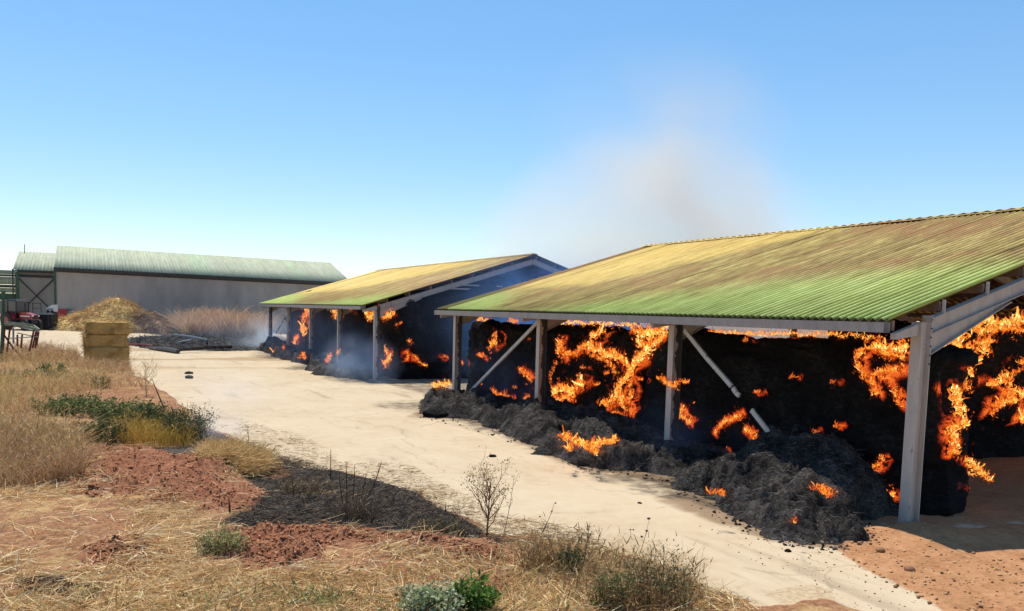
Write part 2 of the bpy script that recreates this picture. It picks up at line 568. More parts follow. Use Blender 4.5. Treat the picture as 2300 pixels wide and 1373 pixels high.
TAN = pxpoly([(1850, 1232), (1935, 1190), (2030, 1180), (2120, 1196), (2300, 1180), (2700, 1180), (2800, 1500), (2300, 1480), (2115, 1372), (1985, 1300)])
YARD = [(-20, 66), (2, 60), (6, 72), (4, 92), (-14, 95)]

def zg(x, y):
    x = np.asarray(x, dtype=np.float64)
    y = np.asarray(y, dtype=np.float64)
    rise = np.clip(.78 - .018 * (x + 2.8), .1, .95) * sstep(54, 90, y)
    return rise

def ground_masks(x, y):
    w = fbm2(x, y, .9, 4, 3) * .35 + fbm2(x, y, 4.0, 3, 9) * .12
    near = sstep(90, 30, np.hypot(x, y))
    verge = sstep(-.18, .12, poly_sd(x, y, VERGE) + w * .8)
    burn = np.maximum(sstep(-.06, .06, poly_sd(x, y, BURN) + w * .3), sstep(-.15, .15, poly_sd(x, y, BURN2) + w * .9))
    red = 0
    for P in RED:
        red = np.maximum(red, sstep(-.3, .45, poly_sd(x, y, P) + w * 2.4))
    dark = sstep(-.22, .06, poly_sd(x, y, DARKSOIL) + w * .9)
    tan = sstep(-.15, .2, poly_sd(x, y, TAN) + w * .6)
    return verge, burn, red, dark, tan

def clods(x, y):
    return np.clip(fbm2(x, y, 6.5, 4, 21, .6), -.22, 1) * .17

def ground_height(x, y, masks=None):
    verge, burn, red, dark, tan = masks if masks is not None else ground_masks(x, y)
    z = zg(x, y)
    z = z + verge * (.05 + .07 * fbm2(x, y, .55, 4, 31) + .025 * fbm2(x, y, 3.2, 3, 33))
    z = z + verge * (red * (1 - burn)) * (.06 + clods(x, y)) + dark * (.05 + clods(x, y) * .7)
    z = z - verge * burn * .03
    mx, my = G(525, 1062)
    z = z + .24 * np.exp(-(((x - mx) / .9) ** 2 + ((y - my) / .9) ** 2)) * verge
    # trodden soil bank by the near post
    bx, by = G(2060, 1195)
    z = z + tan * (.05 + .035 * fbm2(x, y, 2.0, 4, 41)) + .13 * np.exp(-(((x - bx + .1) / .8) ** 2 + ((y - by + .3) / .7) ** 2)) * tan
    # bank of the left field
    z = z + verge * .35 * sstep(18, 34, y - 2.2 * x) * sstep(70, 50, y)
    return z

def GZ(x, y):
    return float(ground_height(np.array([float(x)]), np.array([float(y)]))[0])

def make_ground():
    fine = np.concatenate([np.arange(-.80, -.62, .0045), np.arange(-.62, .62, .0024), np.arange(.62, .80, .0045)])
    coarse = np.linspace(.80, 2 * math.pi - .80, 70)
    ang = np.concatenate([fine, coarse[:-1]])
    rad = [2.5]
    while rad[-1] < 5000:
        r = rad[-1]
        rad.append(r * (1.0038 if 6.5 < r < 21 else 1.0075 if r < 36 else 1.016 if r < 130 else 1.08))
    rad = np.array(rad)
    A, Rr = np.meshgrid(ang, rad)
    a = A + HEAD
    x, y = (Rr * np.sin(a)).ravel(), (Rr * np.cos(a)).ravel()
    mk = ground_masks(x, y)
    z = ground_height(x, y, mk)
    far = sstep(300, 1500, np.hypot(x, y))
    z = z * (1 - far) - 2.0 * far
    nA, nR = len(ang), len(rad)
    i = np.arange(nR - 1)[:, None] * nA
    j = np.arange(nA)[None, :]
    j2 = (j + 1) % nA
    q = np.stack([(i + j), (i + j2), (i + nA + j2), (i + nA + j)], -1).reshape(-1, 4)
    verge, burn, red, dark, tan = mk
    # ash and soot trodden or washed over the concrete; shed floors darkened for shade
    near_heap = sstep(8.9, 10.8, x + 1.6 * fbm2(x, y, .35, 5, 53)) * sstep(8.6, 10.4, y) * sstep(33, 28, y)
    heapB = sstep(8.6, 11.8, x + 2.4 * fbm2(x, y, .3, 4, 55)) * sstep(33, 38.5, y) * sstep(70, 61, y)
    floor = sstep(11.8, 12.6, x) * sstep(8.0, 8.9, y + .6 * fbm2(x, y, .9, 3, 57)) * sstep(66, 64, y)
    yard = sstep(62, 70, y + 6 * fbm2(x, y, .12, 4, 61)) * sstep(100, 90, y) * sstep(2.0, 7.0, x + 2.5 * fbm2(x, y, .2, 3, 63)) * sstep(20, 15, x)
    soot = np.clip(np.maximum(np.maximum(near_heap * .55, heapB * .6), np.maximum(floor * .9, yard)), 0, 1)  # the floor part is painted roof shade, the rest soot
    # loose straw blown over the road beside the verge and in the yard
    dv = -poly_sd(x, y, VERGE)
    straw = np.clip(sstep(2.6, .1, dv + 1.1 * fbm2(x, y, .8, 4, 71)) * sstep(-.1, .28, fbm2(x, y, 1.1, 4, 73)), 0, 1) * (dv > -.3)
    straw = np.maximum(straw, sstep(.02, .3, fbm2(x * .35, y, .55, 4, 75)) * sstep(40, 52, y) * sstep(80, 66, y) * sstep(0, 3, x) * .9)
    straw *= np.where(y < 40, .62, 1)
    hp = pxpoly([(952, 937), (1040, 944), (1130, 966), (1146, 998), (1200, 1018), (1262, 1026), (1302, 1046), (1400, 1062), (1500, 1077), (1545, 1100), (1556, 1130), (1640, 1172), (1720, 1206), (1800, 1222), (1880, 1230)]) + [(13, 10), (13, 30)]
    stain = sstep(-1.15, .1, poly_sd(x, y, hp) + .9 * fbm2(x, y, .7, 4, 81) + .35 * fbm2(x, y, 3, 3, 83) - .35)
    tan = np.maximum(tan, floor * .62 * sstep(33, 30, y))  # reddish glow of the fire painted into the near shed floor
    soot = np.where(floor > .5, soot * .62, soot)
    verge = np.maximum(verge, sstep(33, 37, x))
    verge = np.maximum(verge, sstep(112, 120, y))
    at = {'verge': verge, 'burn': burn, 'red': red, 'dark': dark, 'tan': tan, 'soot': soot, 'straw': straw, 'stain': stain}
    k = NT('ground_soil_straw_concrete')
    p = k.pos()
    n1 = k.noise(p, .35, 5, .6)
    n2 = k.noise(p, 2.2, 6, .65)
    n3 = k.noise(p, 14, 5, .65)
    n4 = k.noise(p, 70, 3, .6)
    conc = k.ramp(k.math('ADD', k.math('MULTIPLY', n1, .55), k.math('MULTIPLY', n2, .45)), [(.30, (.39, .285, .175)), (.45, (.49, .38, .25)), (.6, (.53, .425, .29)), (.75, (.55, .46, .335))])
    conc = k.mix(k.math('MULTIPLY', k.smooth(n3, .58, .75), .22), conc, (.36, .27, .18))
    trk = k.noise(k.mapping(p, (1.6, .22, 1)), .9, 6, .66, .4)
    conc = k.mix(k.math('MULTIPLY', k.smooth(k.math('ADD', k.math('MULTIPLY', trk, .7), k.math('MULTIPLY', n2, .3)), .53, .68), .55), conc, (.26, .19, .125))
    blot = k.noise(p, .8, 6, .7, 1.0)
    conc = k.mix(k.math('MULTIPLY', k.smooth(blot, .59, .72), .5), conc, (.20, .15, .10))
    crack = k.n('ShaderNodeTexVoronoi', {'Vector': k.n('ShaderNodeVectorMath', {0: p, 1: k.n('ShaderNodeVectorMath', {0: k.n('ShaderNodeTexNoise', {'Vector': p, 'Scale': .7, 'Detail': 4.0}).outputs['Color'], 1: (1.6, 1.6, 0)}, operation='MULTIPLY').outputs[0]}, operation='ADD').outputs[0], 'Scale': .10}, feature='DISTANCE_TO_EDGE').outputs['Distance']
    conc = k.mix(k.math('MULTIPLY', k.smooth(crack, .003, .0), .4), conc, (.22, .16, .10))
    strawc = k.ramp(k.noise(k.mapping(p, (1, 1, 1), (0, 0, 0), (0, 0, .6)), 22, 6, .72, 1.5), [(.3, (.24, .135, .06)), (.5, (.46, .29, .13)), (.7, (.66, .47, .23))])
    sm = k.smooth(k.math('ADD', k.attr('straw'), k.math('MULTIPLY', k.math('SUBTRACT', n3, .5), 1.1)), .45, .75)
    conc = k.mix(k.math('MULTIPLY', k.smooth(k.math('ADD', k.attr('stain'), k.math('MULTIPLY', k.math('SUBTRACT', n2, .5), .7)), .25, .85), .8), conc, (.20, .125, .07))
    col = k.mix(k.math('MULTIPLY', sm, .72), conc, k.mix(.45, strawc, (.17, .13, .085)))
    # soot on concrete, painted shade on the shed floors
    so = k.smooth(k.math('ADD', k.attr('soot'), k.math('MULTIPLY', k.math('SUBTRACT', n2, .5), .9)), .3, .75)
    col = k.mix(k.math('MULTIPLY', so, .9), col, k.ramp(n3, [(.35, (.014, .012, .011)), (.65, (.05, .042, .037)), (.8, (.12, .10, .085))]))
    tanc = k.ramp(k.math('ADD', k.math('MULTIPLY', n2, .5), k.math('MULTIPLY', n3, .5)), [(.35, (.24, .11, .05)), (.5, (.37, .185, .088)), (.65, (.46, .25, .13))])
    tm = k.smooth(k.math('ADD', k.attr('tan'), k.math('MULTIPLY', k.math('SUBTRACT', n3, .5), .8)), .35, .6)
    col = k.mix(tm, col, tanc)
    redb = k.ramp(n3, [(.35, (.19, .085, .045)), (.5, (.30, .145, .075)), (.65, (.40, .21, .11))])
    grs = k.mix(k.smooth(k.math('ADD', k.math('MULTIPLY', n1, .5), k.math('MULTIPLY', n2, .5)), .38, .50), strawc, redb)
    vm = k.smooth(k.math('ADD', k.attr('verge'), k.math('MULTIPLY', k.math('SUBTRACT', n3, .5), .8)), .35, .6)
    col = k.mix(vm, col, grs)
    redc = k.ramp(k.math('ADD', k.math('MULTIPLY', n2, .4), k.math('MULTIPLY', n3, .6)), [(.35, (.15, .056, .030)), (.5, (.27, .112, .060)), (.65, (.38, .175, .10))])
    rm = k.math('MULTIPLY', k.smooth(k.math('ADD', k.attr('red'), k.math('MULTIPLY', k.math('SUBTRACT', n2, .5), 1.2)), .3, .6), vm)
    col = k.mix(rm, col, redc)
    col = k.mix(k.smooth(k.math('ADD', k.attr('dark'), k.math('MULTIPLY', k.math('SUBTRACT', n3, .5), .8)), .35, .7), col, (.06, .03, .02))
    bm = k.smooth(k.math('ADD', k.attr('burn'), k.math('MULTIPLY', k.math('SUBTRACT', n3, .5), .55)), .35, .6)
    col = k.mix(k.math('MULTIPLY', bm, .96), col, k.ramp(k.math('ADD', k.math('MULTIPLY', n2, .4), k.math('MULTIPLY', n4, .6)), [(.33, (.016, .014, .013)), (.45, (.042, .037, .034)), (.55, (.10, .085, .073)), (.68, (.26, .21, .16))]))
    hh = k.math('ADD', k.math('MULTIPLY', n3, .6), k.math('MULTIPLY', n4, .4))
    k.done(col, .95, k.bump(hh, k.math('ADD', .08, k.math('MULTIPLY', vm, .8)), .05), 0, .08)
    # split: the concrete yard and road are one piece of the setting, the verge and the fields the other
    cx, cy_ = x[q].mean(1), y[q].mean(1)
    isv = (verge[q].mean(1) > .5) | (np.hypot(cx, cy_) > 150)
    ist = (tan[q].mean(1) > .5) & ~isv
    P3 = np.stack([x, y, z], 1)
    for nm, sel in (('ground', isv | ist), ('concrete_road', ~(isv | ist))):
        qq = q[sel]
        used = np.unique(qq)
        mp = np.full(len(x), -1, np.int64)
        mp[used] = np.arange(len(used))
        o = np_mesh(nm, P3[used], mp[qq], k.m, smooth=True, attrs={n_: v_[used] for n_, v_ in at.items()})
        tag(o, kind='structure')
    # plug under the eye
    n0 = 40
    t = np.linspace(0, 2 * math.pi, n0, endpoint=False)
make_ground()

# ------------------------------------------------------------------ roof sheets
def corrugated(name, mat, length_x, ribs, pitch, amp, samples=8, thick=.007, seg=2, trapezoid=False):
    """sheet in its own plane: x up the slope, y across the ribs"""
    n = ribs * samples + 1
    yy = np.arange(n) * pitch / samples
    ph = np.arange(n) / samples
    if trapezoid:
        f = ph % 1.0
        zz = amp * np.clip(np.minimum((f - .30) / .08, (.62 - f) / .08), 0, 1) * 2 - amp
    else:
        zz = amp * np.cos(ph * 2 * math.pi)
    xs = np.linspace(0, length_x, seg + 1)
    vs = []
    for t in (thick / 2, -thick / 2):
        for xx in xs:
            vs.append(np.stack([np.full(n, xx), yy, zz + t], 1))
    vs = np.concatenate(vs)
    L = (seg + 1) * n
    i = np.arange(seg)[:, None] * n
    j = np.arange(n - 1)[None]
    top = np.stack([i + j, i + n + j, i + n + j + 1, i + j + 1], -1).reshape(-1, 4)
    bot = top[:, ::-1] + L
    jj = np.arange(n - 1)
    e0 = np.stack([jj, jj + 1, jj + 1 + L, jj + L], 1)
    e1 = np.stack([jj + seg * n, jj + seg * n + L, jj + 1 + seg * n + L, jj + 1 + seg * n], 1)
    ii = np.arange(seg) * n
    s0 = np.stack([ii, ii + L, ii + n + L, ii + n], 1)
    s1 = np.stack([ii + n - 1, ii + 2 * n - 1, ii + 2 * n - 1 + L, ii + n - 1 + L], 1)
    o = np_mesh(name, vs, np.concatenate([top, bot, e0, e1, s0, s1]), mat)
    me = o.data
    bpy.data.objects.remove(o)
    me.polygons.foreach_set('use_smooth', np.concatenate([np.ones(2 * len(top), bool), np.zeros(len(me.polygons) - 2 * len(top), bool)]))
    return me

def lay_roof(parent, mat, x_eave, z_eave, x_ridge, z_ridge, ya, yb, rows, pitch, amp, per, rnd, trapezoid=False, drop=0.0, jitter=.003, odd=None, tiltfn=None):
    """one slope laid sheet by sheet (each sheet a part); ya < yb"""
    dx, dz = x_ridge - x_eave, z_ridge - z_eave
    slope = math.hypot(dx, dz)
    ang = math.atan2(dz, abs(dx))
    width = per * pitch
    ncol = max(1, int(round((yb - ya) / width)))
    width = (yb - ya) / ncol
    pitch = width / per
    rl = slope / rows
    me = corrugated('roof_sheet', mat, rl + .14, per, pitch, amp, trapezoid=trapezoid)
    for r in range(rows):
        for c in range(ncol):
            o = bpy.data.objects.new('roof_sheet', me)
            COL.objects.link(o)
            o.parent = parent
            s = r * rl
            lift = .007 * r + .003 * (c % 2) + rnd.uniform(0, jitter)
            sx = 1 if dx > 0 else -1
            o.location = (x_eave + sx * (s * math.cos(ang) - lift * math.sin(ang)), ya + c * width if sx > 0 else ya + (c + 1) * width, z_eave + s * math.sin(ang) + lift * math.cos(ang) - .02)
            o.rotation_euler = (0, -ang - rnd.uniform(-.0015, .0015), 0) if sx > 0 else (0, -ang, math.pi)
            t = rnd.uniform(.93, 1.06)
            o.color = (t, t * rnd.uniform(.985, 1.015), t * rnd.uniform(.97, 1.03), 1)
            if odd:
                odd(o, r, c, ncol)
    return ncol

# ------------------------------------------------------------------ burning sheds
def column(parent, x, y, ztop, nm='post', w=.20, h=.27, base=None):
    m = MB()
    m.ibeam((x, y, -.3 if base is None else base), (x, y, ztop), w, h, .016, .012, up=(1, 0, 0))
    o = m.build(nm, M['post'], parent)
    return o

def shed(name, label, ya_post, nbay, x_e, z_e, z_r, wid, o_near, o_far, mat, cols_odd=None, rows=1):
    """x_e, z_e: eave of the road side; the ridge stands wid further in"""
    t = thing(name, label, 'shed', (0, 0, 0), 0)
    rnd = random.Random(name)
    yb_post = ya_post + nbay * BAY
    ya, yb = ya_post - o_near, yb_post + o_far
    xr = x_e + wid
    x_e2 = x_e + 2 * wid
    sl = (z_r - z_e) / wid
    lay_roof(t, mat, x_e, z_e, xr, z_r, ya, yb, rows,   .177, .036, 6, rnd, odd=cols_odd)
    # far slope, never seen from the road: laid with the widest sheets
    lay_roof(t, mat, x_e2, z_e, xr, z_r, ya, yb, 2, .354, .024, 12, rnd)
    ridge = MB()
    for i in range(int((yb - ya) / 2.0) + 1):
        a, b = ya + i * 2.0, min(ya + i * 2.0 + 2.06, yb)
        if b - a < .1: continue
        ridge.add([(xr - .22, a, z_r - .22 * sl + .045), (xr, a, z_r + .055), (xr + .22, a, z_r - .22 * sl + .045),
                   (xr - .22, b, z_r - .22 * sl + .05), (xr, b, z_r + .06), (xr + .22, b, z_r - .22 * sl + .05)], [(0, 3, 4, 1), (1, 4, 5, 2)])
    ridge.build('ridge_cap', mat, t)
    # frames: posts, rafters, haunches, cantilever brackets
    rt = lambda x: (z_e + sl * (x - x_e)) - .25                # top of the rafters
    for b in range(nbay + 1):
        y = ya_post + b * BAY
        for xp, s in ((PX0, 1), (x_e2 - (PX0 - x_e), -1)):
            ztop = rt(PX0) - .02
            column(t, xp, y, ztop)
            m = MB()
            a = (xp + s * .135, y, rt(PX0 + .135) - .13)
            m.ibeam(a, (xr - s * .006, y, rt(xr) - .13), .16, .26)
            m.build('rafter', M['steel'], t)
            hq = MB()                                          # haunch under the rafter
            p0, p1 = xp + s * .137, xp + s * 2.3
            z0, z1 = rt(PX0 + .135) - .27, rt(PX0 + 2.3) - .275
            for d, e in ((-.006, .006),):
                hq.add([(p0, y + d, z0), (p1, y + d, z1), (p1, y + d, z1 - .03), (p0, y + d, z0 - .34), (p0, y + e, z0), (p1, y + e, z1), (p1, y + e, z1 - .03), (p0, y + e, z0 - .34)],
                       [(0, 1, 2, 3), (7, 6, 5, 4), (0, 4, 5, 1), (1, 5, 6, 2), (2, 6, 7, 3), (3, 7, 4, 0)])
            hq.beam((p0, y, z0 - .345), (p1, y, z1 - .035), .16, .014)
            hq.build('haunch', M['steel'], t)
            cb = MB()                                          # bracket that carries the eave
            xo = x_e + .05 if s > 0 else x_e2 - .05
            q0 = xp - s * .137
            z0, z1 = rt(PX0 - .137), rt(x_e + .05)
            ys = (y - .05, y + .05)
            cb.add([(q0, ys[0], z0), (xo, ys[0], z1), (xo, ys[0], z1 - .10), (q0, ys[0], z0 - .20), (q0, ys[1], z0), (xo, ys[1], z1), (xo, ys[1], z1 - .10), (q0, ys[1], z0 - .20)],
                   [(3, 2, 1, 0), (4, 5, 6, 7), (0, 1, 5, 4), (1, 2, 6, 5), (2, 3, 7, 6), (3, 0, 4, 7)])
            cb.build('eave_bracket', M['steel'], t)
            if s > 0:
                pl = MB().box((xp + .122, y - .10, ztop - .78), (xp + .1345, y + .10, ztop + .12))
                pl = pl.build('end_plate', M['steel'], t)
                bt = MB()
                for kz in range(6):
                    for yy in (-.07, .07):
                        bt.tube([(xp + .1, y + yy * 0 - .103, ztop - .7 + kz * .15), (xp + .1, y - .122, ztop - .7 + kz * .15)], .016, 6)
                        break
                bt.build('bolt', M['bolt'], t)['kind'] = 'stuff'
    # purlins and their cleats
    npur = 8
    for s in (1, -1):
        for i in range(npur + 1):
            d = .12 + (wid - .3) * i / npur
            xx = x_e + d if s > 0 else x_e2 - d
            zt = z_e + sl * d - .06
            MB().prism((xx, ya + .03, zt - .085), (xx, yb - .03, zt - .085), [(-.03, -.085), (.03, -.085), (.03, .085), (-.03, .085)]).build('purlin', M['purlin'], t)
            if s > 0 and i in (1, 2, 3, 4, 5, 6):
                MB().box((xx - .055, ya_post - .075, zt - .20), (xx - .035, ya_post - .02, zt + .03)).build('cleat', M['post'], t)
    # gutter of two or three lengths
    L0, L1 = ya + .04, yb + .02
    cuts = [L0, L0 + (L1 - L0) * .37, L0 + (L1 - L0) * .68, L1]
    for a, b in zip(cuts[:-1], cuts[1:]):
        g = MB()
        x0, x1, zt, zb = x_e - .10, x_e + .06, z_e - .055, z_e - .225
        th = .006
        yo = .004
        prof = [(x0, zt), (x0, zb), (x1, zb), (x1, zt), (x1 - th, zt), (x1 - th, zb + th), (x0 + th, zb + th), (x0 + th, zt)]
        n = len(prof)
        sag = rnd.uniform(-.012, .012)
        vs = [(p, a + yo, q) for p, q in prof] + [(p, (a + b) / 2, q + sag) for p, q in prof] + [(p, b - yo, q) for p, q in prof]
        fs = [(i + r * n, (i + 1) % n + r * n, n + (i + 1) % n + r * n, n + i + r * n) for r in (0, 1) for i in range(n)] + [tuple(range(n - 1, -1, -1)), tuple(range(2 * n, 3 * n))]
        g.add(vs, fs)
        g.build('gutter', M['gutter'], t)
        MB().box((x0 - .004, b - .05, zb - .004), (x1 + .003, b - .01, zt - .002)).build('gutter_joint', M['gutter'], t)
    # tie rails between the frames of the gable
    return t

def oddA(o, r, c, ncol):
    # the last sheets by the ridge of the far end have burnt to a grey brown
    if c >= ncol - 1:
        o.color = (.36, .28, .26, 1)

shedA = shed('open_shed', 'large open hay shed nearest the camera, green and rusty corrugated roof over burning stacks', S0, 3, 11.775, 3.539, 6.423, 9.477, -.03, .249, M['roofA'], oddA)
shedB = shed('open_shed', 'open hay shed in the middle distance, yellowed roof, blue smoke in its gable', B_START, 4, 11.775, 3.637, 6.55, 9.324, .166, .310, M['roofB'])

def brace(parent, a, b, w=.09, mat='white_flake', nm='brace', bend=0.0, pieces=None):
    a, b = Vector(a), Vector(b)
    for (t0, t1) in (pieces or [(0, 1)]):
        p, q = a.lerp(b, t0), a.lerp(b, t1)
        m = MB()
        mid = p.lerp(q, .5) + Vector((0, 0, -bend))
        m.beam(p, mid, .05, w)
        m.beam(mid, q, .05, w)
        m.build(nm, M[mat], parent)

brace(shedA, PX(1208, 724, PX0 - .03), PX(1046, 890, PX0 - .03), .11)
brace(shedA, PX(1538, 742, PX0 - .03), PX(1756, 1002, PX0 - .03), .10, bend=.03, pieces=[(0, .52), (.535, .60), (.72, 1)])
brace(shedB, PX(652, 692, PX0 + .05), PX(620, 748, PX0 + .05), .12)
# gable ties of the far shed
for (p, q) in (((1000, 648), (1120, 652)), ((1030, 640), (1128, 644))):
    MB().beam(PY(*p, B_START + .1), PY(*q, B_START + .1), .06, .07).build('tie_rail', M['steel'], shedB)

# ------------------------------------------------------------------ charred stacks
def charred_block(name, label, x0, x1, y0, y1, h, seed, res=.075, rough=.16, lean=None, top=None, cat='hay stack', z0=-.05):
    """a block of pressed bales burnt to one rough mass: one shell with rounded edges, deep furrows"""
    nx, ny, nz = max(3, int((x1 - x0) / res)), max(3, int((y1 - y0) / res)), max(3, int((h - z0) / res))
    V, F = [], []
    off = 0
    def face(o, u, v, nu, nv):
        nonlocal off
        a, b = np.meshgrid(np.linspace(0, 1, nu + 1), np.linspace(0, 1, nv + 1), indexing='ij')
        p = np.array(o)[None] + a.ravel()[:, None] * np.array(u)[None] + b.ravel()[:, None] * np.array(v)[None]
        i = np.arange(nu)[:, None] * (nv + 1)
        j = np.arange(nv)[None]
        F.append((np.stack([i + j, i + nv + 1 + j, i + nv + 2 + j, i + j + 1], -1).reshape(-1, 4)) + off)
        V.append(p)
        off += len(p)
    X, Y, Z = x1 - x0, y1 - y0, h - z0
    face((x0, y0, z0), (0, 0, Z), (0, Y, 0), nz, ny)
    face((x1, y0, z0), (0, Y, 0), (0, 0, Z), ny, nz)
    face((x0, y0, z0), (X, 0, 0), (0, 0, Z), nx, nz)
    face((x0, y1, z0), (0, 0, Z), (X, 0, 0), nz, nx)
    face((x0, y0, h), (X, 0, 0), (0, Y, 0), nx, ny)
    V = np.concatenate(V)
    c = np.array([(x0 + x1) / 2, (y0 + y1) / 2, z0])
    half = np.array([X / 2, Y / 2, Z])
    r = .28
    q = (V - c)
    inner = np.clip(q, -(half - r), half - r)
    inner[:, 2] = np.clip(q[:, 2], -10, half[2] - r)
    d = q - inner
    ln = np.linalg.norm(d, axis=1, keepdims=True)
    nrm = d / np.maximum(ln, 1e-6)
    V = c + inner + nrm * np.minimum(ln, r)
    big = fbm(V * .55, 3, seed)
    mid = fbm(V * np.array([1.6, 1.6, 2.4]), 4, seed + 5)
    fin = fbm(V * 6.5, 3, seed + 9)
    layer = np.abs(((V[:, 2] / .9 + .06 * vnoise(V * .8, seed)) % 1) - .5)                # seams between the layers of bales
    colm = np.abs(((V[:, 1] / 2.3 + .05 * vnoise(V * .7, seed + 2)) % 1) - .5)
    seam = -.07 * sstep(.46, .5, layer) - .09 * sstep(.475, .5, colm)
    row = np.floor(V[:, 2] / .9 + .06 * vnoise(V * .8, seed))
    colb = np.floor(V[:, 1] / 2.3 + .05 * vnoise(V * .7, seed + 2) + .5 * (row % 2))
    colx = np.floor(V[:, 0] / 2.3)
    proud = (_hash(colb, row, colx, seed) - .5) * .26
    V = V + nrm * (big * rough * 1.9 + mid * rough * 1.3 + fin * .06 + seam + proud * (nrm[:, 2] < .8))[:, None]
    V[:, 2] += np.where(nrm[:, 2] > .5, .10 * fbm(V * 1.4, 3, seed + 20) - .10 * np.clip(vnoise(V * .6, seed + 21), 0, 1), 0)
    if lean is not None:
        V = lean(V)
    o = np_mesh(name, V, np.concatenate(F), M['char'], smooth=True)
    return tag(o, label, cat)

def peak(V):                                                      # crown added under the roof slope to keep the gable dark
    f = np.clip(V[:, 2] / 3.6, 0, 1.2) ** 3
    rr = 1 - np.abs(V[:, 0] - 21.1) / 9.0
    V[:, 2] += f * np.clip(rr, 0, 1) * 1.75
    return V

def lean1(V):
    f = sstep(25, 30.3, V[:, 1])
    V[:, 1] += f * (-.55 * (V[:, 2] / 3.0 - .4))
    return V

def lean2(V):                                                     # its far end bulges out low down
    f = sstep(13.8, 17.3, V[:, 1])
    z = V[:, 2] / 3.1
    V[:, 1] += f * (1.55 * np.clip(1 - z, 0, 1) ** .7 - .1)
    return V

charred_block('hay_stack', 'blackened hay stack around the two farthest posts of the near shed, flames on its right', 13.5, 16.0, 18.5, 30.1, 3.0, 3, lean=lean1)
charred_block('hay_stack', 'long black charred hay stack behind the snapped brace of the near shed', 13.42, 14.6, 9.55, 17.3, 3.07, 17, rough=.11, lean=lean2)
charred_block('hay_stack', 'burning black hay stack deep inside the near shed at the right edge of the photo', 18.6, 30.0, 13.2, 17.0, 3.35, 29, .14)
charred_block('hay_stack', 'smoking black hay stack in the middle shed, crown added to darken its gable', 13.6, 28.6, 38.75, 64.0, 3.62, 41, .2, .2, lean=peak)

# ------------------------------------------------------------------ ash heaps
def ribbons(base, dirv, length, width, bend, col, nseg=2, tipw=.3, sidev=None):
    """many bent ribbons at once. base (n,3), dirv (n,3) unit, bend (n,3) added quadratically"""
    n = len(base)
    if sidev is None:
        rnd = RNG.normal(size=(n, 3))
        sidev = np.cross(dirv, rnd)
        sidev /= np.linalg.norm(sidev, axis=1, keepdims=True) + 1e-9
    vs = []
    for s in range(nseg + 1):
        t = s / nseg
        c = base + dirv * (length * t)[:, None] + bend * (t * t)
        w = width * (1 - t * (1 - tipw)) * .5
        vs.append(c - sidev * w[:, None])
        vs.append(c + sidev * w[:, None])
    V = np.stack(vs, 1).reshape(-1, 3)
    k = 2 * (nseg + 1)
    b = (np.arange(n) * k)[:, None]
    F = np.concatenate([b + np.array([[2 * s, 2 * s + 1, 2 * s + 3, 2 * s + 2]]) for s in range(nseg)])
    C = np.repeat(col, k, axis=0)
    return V, F, C

def join(parts):
    V, F, C, o = [], [], [], 0
    for v, f, c in parts:
        V.append(v); F.append(f + o); C.append(c); o += len(v)
    return np.concatenate(V), np.concatenate(F), np.concatenate(C)

def unit(v):
    return v / (np.linalg.norm(v, axis=1, keepdims=True) + 1e-9)

